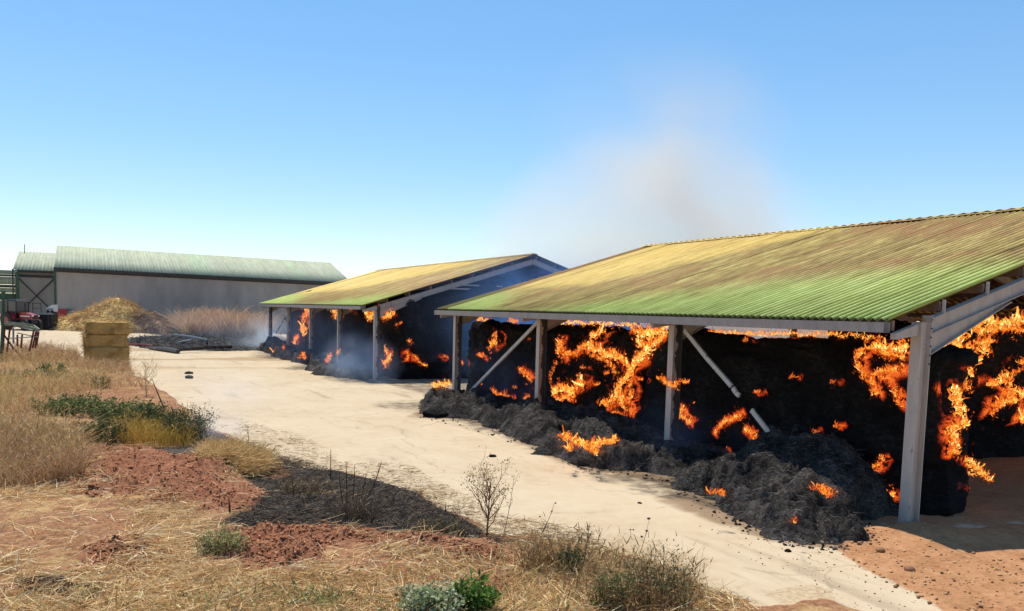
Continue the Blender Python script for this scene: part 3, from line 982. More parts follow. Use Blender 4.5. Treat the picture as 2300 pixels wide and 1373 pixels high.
def ash_heap(name, label, outline, hfun, seed, res=.05, strands=5000, inner_x=14.1, mat='ash', light=(.24, .225, .21), cat='ash heap'):
    """heightfield over an outline; rises from the road edge towards the stack"""
    P = np.array(outline)
    x0, y0 = P.min(0) - .1
    x1, y1 = P.max(0) + .1
    nx, ny = int((x1 - x0) / res) + 1, int((y1 - y0) / res) + 1
    gx, gy = np.meshgrid(np.linspace(x0, x1, nx), np.linspace(y0, y1, ny), indexing='ij')
    x, y = gx.ravel(), gy.ravel()
    def hz(x, y):
        s = poly_sd(x, y, outline) + .62 * fbm2(x, y, .75, 4, seed) + .14 * fbm2(x, y, 4, 3, seed + 3) - .08
        e = sstep(-.02, .38, s)
        h = hfun(x, y) * e
        wx, wy = x + .42 * fbm2(x, y, 1.1, 3, seed + 21), y + .42 * fbm2(x, y, 1.1, 3, seed + 23)
        lump = fbm2(wx, wy, 1.2, 3, seed + 7)
        bil = 1 - np.abs(fbm2(wx, wy * .7, 2.0, 3, seed + 11)) * 2.6
        bil2 = 1 - np.abs(fbm2(wx * .8, wy, 4.6, 3, seed + 15)) * 2.4
        z = h * (1 + .75 * lump) + e * (.19 * np.clip(bil, -.3, 1) + .12 * np.clip(bil2, -.5, 1) + .05 * fbm2(x, y, 11, 2, seed + 13) + .02)
        return np.where(s > -.02, z, -.2) + zg(x, y), s
    z, s = hz(x, y)
    i = np.arange(nx - 1)[:, None] * ny
    j = np.arange(ny - 1)[None]
    q = np.stack([i + j, i + ny + j, i + ny + j + 1, i + j + 1], -1).reshape(-1, 4)
    q = q[(s[q] > -.06).any(1)]
    jit = .03 * np.stack([vnoise(np.stack([x * 9, y * 9, z * 0], 1), 5), vnoise(np.stack([x * 9, y * 9, z * 0], 1), 6), z * 0], 1)
    o = np_mesh(name, np.stack([x, y, z], 1) + jit, q, M[mat], smooth=True)
    tag(o, label, cat)
    # charred stalks sticking out of it
    n = strands
    sx, sy = RNG.uniform(x0, x1, n * 3), RNG.uniform(y0, y1, n * 3)
    sz, ss = hz(sx, sy)
    ok = np.where(ss > .02)[0][:n]
    sx, sy, sz = sx[ok], sy[ok], sz[ok]
    n = len(ok)
    d = unit(np.stack([RNG.normal(size=n), RNG.normal(size=n), np.abs(RNG.normal(size=n)) * .22 + .02], 1))
    L = RNG.uniform(.04, .17, n)
    t = RNG.random(n) ** 1.9
    col = (np.array([.012, .011, .011])[None] * (1 - t[:, None]) + np.array(light)[None] * t[:, None])
    V, F, C = ribbons(np.stack([sx, sy, sz - .01], 1), d, L, RNG.uniform(.005, .012, n), np.stack([RNG.normal(size=n) * .06, RNG.normal(size=n) * .06, -RNG.random(n) * .10], 1), col, 3, .4)
    c = np_mesh('charred_stalks', V, F, M['strand'], o, col=C)
    c['kind'] = 'stuff'
    return o, hz

def bump_at(cx, cy, rx, ry, h):
    return lambda x, y: h * np.exp(-(((x - cx) / rx) ** 2 + ((y - cy) / ry) ** 2))

def road_edge(pts):
    return [G(*p) for p in pts]

e1 = road_edge([(1530, 1092), (1556, 1130), (1640, 1172), (1720, 1206), (1800, 1222), (1880, 1230), (1950, 1224), (1975, 1190)])
hA1 = lambda x, y: bump_at(12.6, 11.7, .95, 1.2, .92)(x, y) + bump_at(11.7, 10.1, .9, .8, .34)(x, y) + bump_at(11.3, 12.2, .6, .8, .28)(x, y) + bump_at(12.9, 13.4, .9, 1.4, .35)(x, y) + .11
heap1 = ash_heap('ash_heap', 'tall grey ash heap spilling on the road beside the nearest post', e1 + [(12.15, 9.35), (13.2, 10.0), (13.65, 10.9), (13.65, 13.9), (12.2, 14.2)], hA1, 101, .045, 9000)
e2 = road_edge([(1262, 1026), (1302, 1046), (1400, 1062), (1500, 1077), (1545, 1100), (1570, 1120)])
hA2 = lambda x, y: bump_at(12.2, 18.6, 1.2, 1.9, .5)(x, y) + bump_at(12.2, 15.3, .9, 1.2, .16)(x, y) + .14
heap2 = ash_heap('ash_heap', 'low band of grey ash between the second and third posts of the near shed', e2 + [(12.8, 12.9), (13.65, 13.5), (13.65, 19.8), (12.0, 20.1)], hA2, 131, .05, 7000)
e3 = road_edge([(952, 937), (1040, 944), (1130, 966), (1146, 998), (1200, 1018), (1290, 1032)])
hA3 = lambda x, y: bump_at(12.1, 25.6, 1.0, 1.7, .33)(x, y) + bump_at(12.0, 20.6, 1.1, 2.0, .5)(x, y) + bump_at(11.4, 28.0, .6, .8, .3)(x, y) + .12
heap3 = ash_heap('ash_heap', 'long heap of grey ash in front of the farthest bay of the near shed', e3 + [(12.4, 16.9), (13.65, 17.9), (13.7, 28.7), (12.5, 29.4), (11.2, 29.5), (10.5, 28.1)], hA3, 151, .06, 8000)
hB = lambda x, y: bump_at(12.2, 61.5, 1.4, 2.6, .75)(x, y) + bump_at(12.2, 56, 1.3, 3, .5)(x, y) + bump_at(12.0, 49.5, 1.2, 3, .5)(x, y) + .12
eB = road_edge([(585, 792), (620, 803), (650, 812), (690, 822), (700, 842), (760, 850), (820, 856)])
heapB = ash_heap('ash_heap', 'dark ash and ember heap along the front of the middle shed', eB + [(13.7, 40.2), (13.7, 64.4), (11.6, 65.8)], hB, 171, .12, 4000, light=(.12, .11, .105))

# ------------------------------------------------------------------ flames
FLAME_TYPES = []
def flames(label, plane, paths, seed, base=.5, dens=1.0, group=None, xoff=None, name='flame', size=1.0):
    """paths: [(points in photo pixels, radius in pixels, heat)], laid on a plane of the stack; many closed tongues of fire"""
    rg = np.random.default_rng(seed)
    kind, val = plane
    p0 = paths[0][0][0]
    c0 = PX(*p0, val) if kind == 'x' else PY(*p0, val) if kind == 'y' else np.array([*G(*p0, val), val])
    root = thing('fire', label, 'fire', tuple(float(v) for v in c0), 0, group)
    for pts, r, heat in paths:
        V, F, Hh = [], [], []
        off = 0
        pts3 = np.array([PX(*p, val) if kind == 'x' else PY(*p, val) if kind == 'y' else np.array([*G(*p, val), val]) for p in pts])
        dist = np.linalg.norm(pts3[0] - np.array([0, 0, CAM_H]))
        rr = 1.08 * r / FOC * dist
        if len(pts3) == 1:
            pts3 = np.concatenate([pts3, pts3 + [[.02, .02, 0]]])
        seg = np.linalg.norm(np.diff(pts3, axis=0), axis=1)
        L = seg.sum()
        area = 2 * rr * L + math.pi * rr * rr
        lick = max(.045, min(.24, rr * .62)) * size
        n = int(dens * 4.2 * area / (lick * lick * .30)) + 6
        n = min(n, 1700)
        t = rg.random(n) * L
        k = np.clip(np.searchsorted(np.cumsum(seg), t), 0, len(seg) - 1)
        t0 = np.concatenate([[0], np.cumsum(seg)])[k]
        p = pts3[k] + (pts3[k + 1] - pts3[k]) * ((t - t0) / seg[k])[:, None]
        rho = np.abs(rg.normal(size=n)) * .62
        ph = rg.random(n) * 2 * math.pi
        uu = t / max(rr, .04)
        z0 = np.zeros(n)
        wob = .22 + 1.9 * np.abs(vnoise(np.stack([uu * .45, z0 + seed, z0], 1), seed)) + .7 * vnoise(np.stack([uu * 1.3, ph, z0], 1), seed + 2)
        wob = np.clip(wob, .10, 2.3)
        stray = rg.random(n) < .10
        rho = np.where(stray, rho * 2.6, rho)
        offl, offu = vnoise(np.stack([uu * .5, z0 + 3, z0], 1), seed + 5) * rr * .9, vnoise(np.stack([uu * .5, z0 + 9, z0], 1), seed + 6) * rr * .9
        lat, up = offl + rr * rho * np.cos(ph) * wob, offu + rr * rho * np.sin(ph) * wob * 1.3
        if kind == 'x':
            q = p + np.stack([-rg.random(n) * .14, lat, up], 1)
        elif kind == 'y':
            q = p + np.stack([lat, -rg.random(n) * .16, up], 1)
        else:
            q = p + np.stack([lat * 1.2, up * 1.6, rg.random(n) * .08], 1)
        gap = fbm(q / max(rr, .05) * np.array([1.3, 1.3, .8]), 3, seed + 8)
        keep = gap > -.12 - .5 * (rg.random(n) < .12)
        q, rho, gap, n = q[keep], rho[keep], gap[keep], int(keep.sum())
        inA = q[:, 1] < A_END + 1
        roofz = np.where(inA, 3.539 + .3043 * (np.clip(q[:, 0], 11.8, 21) - 11.775), 3.637 + .3124 * (np.clip(q[:, 0], 11.8, 21) - 11.775)) - .30
        keep = q[:, 2] < roofz - lick * .9
        q, rho, gap, n = q[keep], rho[keep], gap[keep], int(keep.sum())
        h = lick * (.28 + .8 * rg.random(n) ** 1.6 + 1.9 * rg.random(n) ** 9) * (1.15 - .35 * np.clip(rho, 0, 1.5))
        w = np.minimum(h, lick * 1.1) * rg.uniform(.13, .30, n)
        core = np.clip(1 - rho * .75, 0, 1)
        ht = np.clip(heat * (-.02 + 1.12 * core ** 1.5) + .5 * gap + rg.normal(size=n) * .17 - .05, 0, 1.0)
        d = unit(np.stack([rg.normal(size=n) * .45, rg.normal(size=n) * .55, np.abs(rg.normal(size=n)) * .7 + .45], 1))
        sv = unit(np.cross(d, rg.normal(size=(n, 3))))
        uv = np.cross(d, sv)
        bend = rg.normal(size=(n, 3)) * (h * .28)[:, None]
        rings = []
        hv = []
        for tt, ww in ((0.0, .35), (.28, 1.0), (.62, .7)):
            c = q + d * (h * tt)[:, None] + bend * (math.sin(tt * 3.0))
            for a in range(4):
                ca, sa = math.cos(a * math.pi / 2), math.sin(a * math.pi / 2) * .55
                rings.append(c + (sv * ca + uv * sa) * (w * ww)[:, None])
                hv.append(ht * (1.05 - .45 * tt))
        rings.append(q + d * h[:, None] + bend * .1)
        hv.append(ht * .25)
        vv = np.stack(rings, 1).reshape(-1, 3)
        hh = np.stack(hv, 1).ravel()
        b = (np.arange(n) * 13)[:, None] + off
        quad = [[r_ * 4 + a, r_ * 4 + (a + 1) % 4, r_ * 4 + 4 + (a + 1) % 4, r_ * 4 + 4 + a] for r_ in (0, 1) for a in range(4)] + [[3, 2, 1, 0]]
        tri = [[8 + a, 8 + (a + 1) % 4, 12] for a in range(4)]
        F.append((np.concatenate([b + np.array([f]) for f in quad]), np.concatenate([b + np.array([f]) for f in tri])))
        o = np_mesh(name, vv - c0[None], [F[0][0], F[0][1]], M['flame'], root, attrs={'tongue_heat': hh}, smooth=True)
        o['kind'] = 'stuff'
    return root

FA = ('x', 13.36)
FLAMES = [
 ('thin flame on the left upper part of the first stack', FA, [([(1116, 752), (1118, 768), (1103, 782)], 8, .62)]),
 ('tiny flame halfway up the left stack beside the long brace', FA, [([(1078, 798), (1086, 806)], 5, .5)]),
 ('small flame left of the second post at mid height', FA, [([(1172, 835), (1184, 840), (1197, 846)], 8, .58)]),
 ('flame creeping over the foot of the left stack beside the brace end', FA, [([(1108, 880), (1116, 893), (1148, 893)], 7, .62)]),
 ('small flame at the foot of the second post', FA, [([(1182, 893), (1200, 899)], 6, .5)]),
 ('upright flame just right of the second post', FA, [([(1262, 764), (1256, 786), (1260, 806)], 10, .64), ([(1268, 800), (1290, 796), (1318, 786)], 6, .6), ([(1248, 880), (1240, 850), (1252, 812)], 3, .4)]),
 ('big branching flame curving over the middle of the burning stack', FA, [([(1358, 738), (1344, 760), (1326, 780), (1345, 793), (1382, 800)], 11, .88), ([(1300, 785), (1322, 784)], 8, .6), ([(1382, 800), (1408, 818), (1418, 836), (1404, 862), (1394, 890)], 11, .8), ([(1418, 836), (1436, 812), (1450, 796)], 8, .85), ([(1330, 800), (1370, 812), (1392, 838)], 5, .55), ([(1420, 850), (1424, 880), (1416, 908)], 5, .6)]),
 ('bright flame under the gutter left of the third post', FA, [([(1498, 736), (1478, 748), (1452, 756), (1440, 772)], 15, .98), ([(1496, 756), (1472, 776), (1446, 800), (1436, 814)], 11, .9), ([(1420, 742), (1440, 748), (1470, 742)], 7, .7)]),
 ('tall hanging flame low on the middle of the stack', FA, [([(1316, 858), (1292, 872), (1262, 882), (1246, 888)], 12, .85), ([(1270, 886), (1280, 902), (1264, 922), (1276, 950)], 9, .76), ([(1250, 890), (1256, 910)], 7, .7)]),
 ('wide flame at the foot of the stack left of the third post', FA, [([(1396, 884), (1380, 902), (1352, 920), (1322, 940)], 11, .78), ([(1390, 896), (1410, 906), (1416, 926)], 13, .86), ([(1340, 936), (1370, 938), (1400, 930)], 8, .62)]),
 ('line of fire along the stack top under the gutter', ('x', 14.0), [([(1250, 722), (1300, 723), (1350, 722), (1400, 727), (1440, 729)], 6, 1.0), ([(1076, 719), (1106, 719)], 5, .85), ([(1146, 721), (1166, 721)], 4, .65)]),
 ('line of small flames on the top of the long stack under the gutter', ('x', 13.9), [([(1560, 748), (1625, 746), (1700, 752)], 3, .8), ([(1690, 752), (1760, 752), (1800, 752), (1860, 752), (1925, 756), (1980, 762)], 4, .85)]),
 ('flame burning across the ash band below the big stack fire', ('z', .5), [([(1268, 984), (1290, 998), (1320, 1010), (1350, 1004), (1376, 990)], 11, .8), ([(1330, 1010), (1336, 1024)], 8, .7), ([(1282, 1004), (1276, 1016)], 7, .62)]),
 ('flame crossing in front of the third post', ('x', 12.30), [([(1486, 848), (1504, 862), (1524, 868), (1546, 860)], 7, .62)]),
 ('flame on the long stack right of the third post', FA, [([(1530, 918), (1540, 934), (1556, 952)], 8, .66)]),
 ('leaning flame on the long stack under the snapped brace', FA, [([(1612, 974), (1622, 954), (1642, 940), (1668, 928)], 7, .66)]),
 ('thin flame hanging left of the brace lower end', FA, [([(1678, 964), (1698, 976), (1706, 998), (1712, 1026)], 7, .58)]),
 ('small flame at the lower end of the snapped brace', ('x', 12.38), [([(1746, 992), (1754, 1000)], 6, .7), ([(1734, 1022)], 5, .6)]),
 ('orange embers on the near ash heap front slope', ('z', .55), [([(1590, 1112), (1622, 1112)], 7, .55)]),
 ('glowing flame pocket on the crown of the near ash heap', ('z', .75), [([(1830, 1100), (1850, 1118)], 10, .62)]),
 ('small ember spot low on the near ash heap', ('z', .4), [([(1776, 1174), (1788, 1176)], 5, .5)]),
 ('dark orange curling flame on the right of the long stack', FA, [([(1950, 790), (1930, 812), (1936, 836), (1958, 860), (1974, 886)], 9, .64), ([(1974, 846), (2000, 840), (2034, 832)], 10, .64), ([(1990, 850), (2014, 880), (2026, 912)], 8, .56), ([(1940, 790), (1970, 786), (2000, 800)], 7, .6)]),
 ('bright flame at the upper corner left of the nearest post', ('x', 13.2), [([(1966, 766), (1992, 782), (2036, 772)], 14, .92), ([(1992, 790), (2030, 796)], 8, .7)]),
 ('small flame low on the long stack left of the nearest post', FA, [([(1984, 1030), (1974, 1050), (1958, 1064)], 7, .6)]),
 ('flame at the foot of the nearest post', FA, [([(1954, 1118), (1978, 1130), (2004, 1114)], 9, .82)]),
 ('sheet of fire under the haunch right of the nearest post', ('y', 12.6), [([(2092, 800), (2122, 764), (2160, 730), (2210, 726), (2320, 714)], 17, .94), ([(2100, 838), (2120, 806), (2150, 776), (2190, 752)], 20, .88), ([(2096, 850), (2130, 836), (2170, 826), (2186, 800)], 16, .8), ([(2180, 770), (2212, 776), (2206, 800)], 12, .66), ([(2200, 744), (2260, 742), (2320, 736)], 9, .7)]),
 ('broad flame on the end of the long stack right of the nearest post', ('y', 10.0), [([(2112, 812), (2146, 830), (2176, 850)], 13, .84), ([(2096, 850), (2120, 862), (2132, 884)], 9, .78), ([(2150, 850), (2170, 880)], 6, .6)]),
 ('tall narrow flame running down the stack end right of the nearest post', ('y', 9.45), [([(2126, 864), (2140, 900), (2158, 942)], 12, .9), ([(2156, 940), (2130, 966), (2140, 1002)], 9, .84), ([(2136, 1000), (2132, 1024)], 5, .7)]),
 ('two thin arcs of flame on the floor right of the nearest post', ('y', 9.7), [([(2128, 1026), (2156, 1040), (2172, 1066)], 6, .86), ([(2150, 1026), (2186, 1052), (2216, 1084)], 6, .86), ([(2130, 1086), (2160, 1096)], 5, .45)]),
 ('flame climbing the deep stack at the right edge', ('y', 12.95), [([(2214, 858), (2246, 852), (2262, 876), (2254, 896), (2230, 908), (2222, 932)], 10, .72), ([(2256, 896), (2280, 894), (2320, 884)], 9, .76), ([(2310, 908), (2284, 944)], 11, .82), ([(2256, 850), (2290, 826)], 4, .5)]),
 ('small flame high on the deep stack by the right edge', ('y', 12.95), [([(2280, 818), (2300, 806)], 7, .6)]),
 ('scattered dull red ember spots over the stack between the two farthest near shed posts', FA, [([(x_, y_)], 3, .45) for x_, y_ in ((1100, 880), (1084, 862), (1138, 800), (1160, 868), (1192, 760))]),
 ('scattered red ember spots inside the big stack fire', FA, [([(x_, y_), (x_ + 8, y_ + 5)], 4, .5) for x_, y_ in ((1300, 842), (1340, 862), (1362, 836), (1308, 824), (1440, 850), (1442, 968))]),
 ('few dull embers dotted over the dark face of the long stack', FA, [([(x_, y_), (x_ + 6, y_ - 4)], 4, .42) for x_, y_ in ((1676, 768), (1596, 1012), (1640, 1014), (1704, 884), (1872, 862), (1830, 972), (1880, 960), (1782, 850))]),
 # middle shed
 ('tall flame between the two farthest post pairs of the middle shed', ('x', 13.2), [([(694, 694), (688, 712), (680, 726), (686, 745)], 11, .74), ([(672, 758), (660, 770)], 6, .66)]),
 ('flame under the eave near the third post of the middle shed', ('x', 13.2), [([(748, 698), (756, 708), (754, 720)], 8, .78)]),
 ('flat flame under the gutter of the middle shed', ('x', 13.2), [([(776, 698), (790, 700)], 6, .66)]),
 ('bright flame behind the nearest post of the middle shed', ('x', 13.15), [([(826, 710), (846, 706), (862, 706), (884, 700)], 9, .92)]),
 ('flame low beside the nearest post of the middle shed', ('y', 38.45), [([(876, 786), (868, 800), (858, 814)], 9, .66)]),
 ('chain of embers on the gable stack of the middle shed', ('y', 38.45), [([(916, 768)], 5, .6), ([(912, 790), (912, 810)], 4, .5), ([(924, 800), (938, 812), (954, 822)], 4, .6), ([(990, 802), (1004, 806)], 4, .4), ([(888, 732), (898, 728)], 4, .4)]),
 ('red embers in the ash heap at the far end of the middle shed', ('x', 11.8), [([(616, 788), (640, 800)], 6, .5), ([(640, 782)], 5, .4), ([(634, 752)], 5, .45)]),
 ('small flames on the ash heap before the middle shed posts', ('x', 11.8), [([(676, 804), (690, 800)], 5, .55), ([(706, 808)], 5, .4), ([(736, 810), (746, 804)], 6, .62), ([(762, 792)], 6, .65), ([(716, 832), (722, 824)], 4, .6)]),
 ('yellow flame on the heap end left of the farthest near shed post', ('x', 11.2), [([(976, 868), (1000, 864), (1014, 866)], 5, .95)]),
 ('ember left of the farthest post of the near shed', ('x', 13.2), [([(1040, 812), (1042, 818)], 6, .66)]),
]
for n_, (lb, pl, paths) in enumerate(FLAMES):
    flames(lb, pl, paths, 300 + n_, group='fires in the burning sheds', size=1.0)

# where a fire sits the char under it glows
_ep, _er = [], []
for lb, (kind_, val_), paths in FLAMES:
    for pts, r_, ht_ in paths:
        if kind_ == 'z':
            continue
        q_ = np.array([PX(*p_, val_) if kind_ == 'x' else PY(*p_, val_) for p_ in pts])
        for a_, b_ in zip(q_[:-1], q_[1:]):
            for u_ in np.linspace(0, 1, 4):
                _ep.append(a_ + (b_ - a_) * u_)
                _er.append(r_ / FOC * np.linalg.norm(a_))
_ep, _er = np.array(_ep), np.array(_er)
for o in list(COL.objects):
    if o.name.startswith('hay_stack'):
        nv = len(o.data.vertices)
        co = np.zeros(nv * 3, np.float32)
        o.data.vertices.foreach_get('co', co)
        co = co.reshape(-1, 3)
        em = np.zeros(nv, np.float32)
        for e_, r_ in zip(_ep, _er):
            d_ = (co - e_) * (np.array([.35, 1.0, 1.0]) if abs(e_[0] - 13.3) < .35 or abs(e_[0] - 13.9) < .2 else np.array([1.0, .35, 1.0]))
            em = np.maximum(em, np.exp(-((np.linalg.norm(d_, axis=1) / (.80 * r_ + .05)) ** 2)))
        a_ = o.data.attributes.new('ember', 'FLOAT', 'POINT')
        a_.data.foreach_set('value', em)

# ------------------------------------------------------------------ long barn behind, its side bay, open structure at the left
TILT = -.33 / 26.5
def barn():
    t = thing('barn', 'long grey walled barn with pale green ribbed roof behind the straw heap', 'barn', (-2.82, 95.0, .77), 0)
    L, w, zw, pitch_h = 30.4, 9.3, 6.02, 2.55
    zs = lambda x: TILT * x                                     # the whole barn follows the fall of the ground
    m = MB()
    th = .25
    m.add([(0, 0, -.8), (L, 0, -1.0 + zs(L)), (L, 0, zw - .32 + zs(L)), (0, 0, zw - .32), (0, th, -.8), (L, th, -1.0 + zs(L)), (L, th, zw - .32 + zs(L)), (0, th, zw - .32)],
          [(0, 1, 2, 3), (7, 6, 5, 4), (0, 4, 5, 1), (1, 5, 6, 2), (2, 6, 7, 3), (3, 7, 4, 0)])
    m.build('wall', M['wall'], t)
    for xg in (0.0, L - th):
        g = MB()
        z0 = zs(xg)
        prof = [(th + .003, -.8 + z0), (2 * w, -.8 + z0), (2 * w, zw - .3 + z0), (w, zw + pitch_h - .3 + z0), (th + .003, zw - .3 + .28 * th + z0)]
        n = len(prof)
        g.add([(xg + .001, a, b) for a, b in prof] + [(xg + th - .001, a, b) for a, b in prof], [(i, n + i, n + (i + 1) % n, (i + 1) % n) for i in range(n)] + [tuple(range(n)), tuple(range(2 * n - 1, n - 1, -1))])
        g.build('gable_wall', M['wall'], t)
    bk = MB()
    bk.box((th, 2 * w - th, -1.5), (L - th, 2 * w - .003, zw - .8 + zs(L))).build('back_wall', M['wall'], t)
    # eave beam in the shade, fascia
    e = MB()
    e.add([(-.05, -.35, zw - .30), (L, -.35, zw - .30 + zs(L)), (L, -.35, zw - .05 + zs(L)), (-.05, -.35, zw - .05), (-.05, -.2, zw - .30), (L, -.2, zw - .30 + zs(L)), (L, -.2, zw - .05 + zs(L)), (-.05, -.2, zw - .05)],
          [(0, 1, 2, 3), (7, 6, 5, 4), (0, 4, 5, 1), (1, 5, 6, 2), (2, 6, 7, 3), (3, 7, 4, 0)])
    e.build('eave_gutter', M['dark_steel'], t)
    e = MB().beam((0, -.06, zw - .42), (L, -.06, zw - .42 + zs(L)), .1, .14)
    e.build('eave_beam', M['dark_steel'], t)
    MB().box((-.06, -.10, -.8), (.14, -.002, zw - .30)).build('corner_post', M['green_steel'], t)
    # near slope, sheet by sheet
    rows, ncol = 1, 30
    sl = math.hypot(w + .4, pitch_h + .11)
    ang = math.atan2(pitch_h + .11, w + .4)
    rl, wd = sl / rows, L / ncol
    me = corrugated('roof_sheet', M['roofC'], rl + .2, 3, wd / 3, .028, samples=8, trapezoid=True)
    rnd = random.Random(5)
    for r in range(rows):
        for c in range(ncol):
            o = bpy.data.objects.new('roof_sheet', me)
            COL.objects.link(o)
            o.parent = t
            s = r * rl
            # sheet x runs up the slope (+y here), sheet y runs along -x
            mx = Matrix.Translation(((c + 1) * wd, -.4 + s * math.cos(ang), zw - .03 + s * math.sin(ang) + .02 * r + zs((c + 1) * wd)))
            up = Vector((0, math.cos(ang), math.sin(ang)))
            along = Vector((-1, 0, -TILT)).normalized()
            nr = up.cross(along).normalized()
            rot = Matrix((up, along, nr)).transposed().to_4x4()
            o.matrix_basis = mx @ rot
            k = rnd.uniform(.95, 1.05)
            o.color = (k, k, k, 1)
            if c in (13, 14, 24):
                o.color = (.95, 1.06, .97, 1)
    far = MB()
    far.add([(0, w, zw + pitch_h), (L, w, zw + pitch_h + zs(L)), (L, 2 * w + .4, zw - .1 + zs(L)), (0, 2 * w + .4, zw - .1), (0, w, zw + pitch_h - .05), (L, w, zw + pitch_h - .05 + zs(L)), (L, 2 * w + .4, zw - .15 + zs(L)), (0, 2 * w + .4, zw - .15)],
            [(0, 1, 2, 3), (7, 6, 5, 4), (0, 4, 5, 1), (1, 5, 6, 2), (2, 6, 7, 3), (3, 7, 4, 0)])
    far.build('back_roof', M['roofC'], t)
    MB().prism((0, w, zw + pitch_h + .02), (L, w, zw + pitch_h + .02 + zs(L)), [(-.25, -.04), (0, .05), (.25, -.04), (0, .02)]).build('ridge_cap', M['roofC'], t)
    return t
barn()

def side_bay():
    t = thing('barn', 'lower grey side bay with cross braced wall at the left end of the long barn', 'barn', (-2.85, 101.0, .8), 0)
    W, w, zw, ph = 3.62, 9.3, 5.75, 2.2
    MB().box((-W, 0, -.8), (-.02, .22, zw - .02)).build('wall', M['wall'], t)
    g = MB()
    prof = [(.224, -.8), (2 * w, -.8), (2 * w, zw - .25), (w, zw + ph - .25), (.224, zw - .05)]
    n = len(prof)
    g.add([(-W + .002, a, b) for a, b in prof] + [(-W + .2, a, b) for a, b in prof], [(i, n + i, n + (i + 1) % n, (i + 1) % n) for i in range(n)] + [tuple(range(n)), tuple(range(2 * n - 1, n - 1, -1))])
    g.build('gable_wall', M['wall'], t)
    MB().box((-W - .3, -.5, zw - .28), (-.02, -.32, zw - .04)).build('eave_gutter', M['dark_steel'], t)
    MB().box((-W, -.12, zw - .75), (-.02, -.003, zw - .5)).build('eave_beam', M['dark_steel'], t)
    MB().box((-W - .14, -.14, -.8), (-W + .06, -.004, zw - .3)).build('corner_post', M['green_steel'], t)
    for a, b in (((-W + .1, -.05, zw - .8), (-.15, -.05, 1.2)), ((-W + .1, -.09, 1.2), (-.15, -.09, zw - .8))):
        MB().beam(a, b, .03, .13).build('cross_brace', M['dark_steel'], t)
    rows, ncol = 1, 4
    sl = math.hypot(w + .5, ph + .13)
    ang = math.atan2(ph + .13, w + .5)
    rl, wd = sl / rows, (W + .3) / ncol
    me = corrugated('roof_sheet', M['roofC'], rl + .2, 3, wd / 3, .028, samples=8, trapezoid=True)
    for r in range(rows):
        for c in range(ncol):
            o = bpy.data.objects.new('roof_sheet', me)
            COL.objects.link(o)
            o.parent = t
            s = r * rl
            up, along = Vector((0, math.cos(ang), math.sin(ang))), Vector((-1, 0, 0))
            rot = Matrix((up, along, up.cross(along))).transposed().to_4x4()
            o.matrix_basis = Matrix.Translation((-W - .3 + (c + 1) * wd, -.5 + s * math.cos(ang), zw + s * math.sin(ang) + .02 * r)) @ rot
            k = random.uniform(.96, 1.05)
            o.color = (k, k, k, 1)
    MB().add([(-W - .3, w, zw + ph + .06), (-.02, w, zw + ph + .06), (-.02, 2 * w, zw), (-W - .3, 2 * w, zw), (-W - .3, w, zw + ph), (-.02, w, zw + ph), (-.02, 2 * w, zw - .06), (-W - .3, 2 * w, zw - .06)],
             [(0, 1, 2, 3), (7, 6, 5, 4), (0, 4, 5, 1), (1, 5, 6, 2), (2, 6, 7, 3), (3, 7, 4, 0)]).build('back_roof', M['roofC'], t)
    a = MB()
    a.tube([(-W + .3, 8.9, zw + ph - .2), (-W + .3, 8.9, zw + ph + .95)], .045, 6)
    a.build('antenna', M['dark_steel'], t)
side_bay()

def left_shed():
    y = 99.0
    gz = .8
    A = lambda px, py: PY(px, py, y)
    x1 = A(41, 700)[0]
    t = thing('open_shed', 'green steel framed shed with pale ribbed cladding strips at the far left edge', 'shed', (0, 0, 0))
    X0 = A(-160, 700)[0]
    def zz(py): return A(20, py)[2]
    for i, (ta, tb, nm, mat, d) in enumerate(((607, 616, 'cladding_strip', 'roofC', .3), (622, 639, 'cladding_strip', 'roofC', .28), (647, 658, 'cladding_strip', 'roofC', .26), (616.5, 621.5, 'rail', 'dark_steel', .1), (640, 646.5, 'rail', 'dark_steel', .1), (659, 674, 'green_panel', 'green_steel', .2), (676, 706, 'back_panel', 'wall', .3))):
        zt, zb = zz(ta), zz(tb)
        if nm == 'cladding_strip':
            nrib = 22
            m = corrugated('cladding_strip', M['roofC'], abs(zt - zb), nrib, (x1 - X0) / nrib, .03, trapezoid=True)
            o = bpy.data.objects.new('cladding_strip', m)
            COL.objects.link(o)
            o.parent = t
            o.matrix_basis = Matrix.Translation((x1, y + d, zb)) @ Matrix((Vector((0, 0, 1)), Vector((-1, 0, 0)), Vector((0, -1, 0)))).transposed().to_4x4()
        else:
            MB().box((X0, y + d, zb), (x1 - .02, y + d + .08, zt)).build(nm, M[mat], t)
    for px, top, mat in ((8, 655, 'green_steel'), (41, 610, 'green_steel'), (-70, 655, 'green_steel')):
        xx = A(px, 700)[0]
        MB().box((xx - .14, y - .1, gz - .4), (xx + .14, y + .09, zz(top))).build('post', M[mat], t)
    xx = A(31, 700)[0]
    MB().tube([(xx, y - .2, zz(700)), (xx, y - .2, zz(604))], .07, 6).build('downpipe', M['dark_steel'], t)
left_shed()

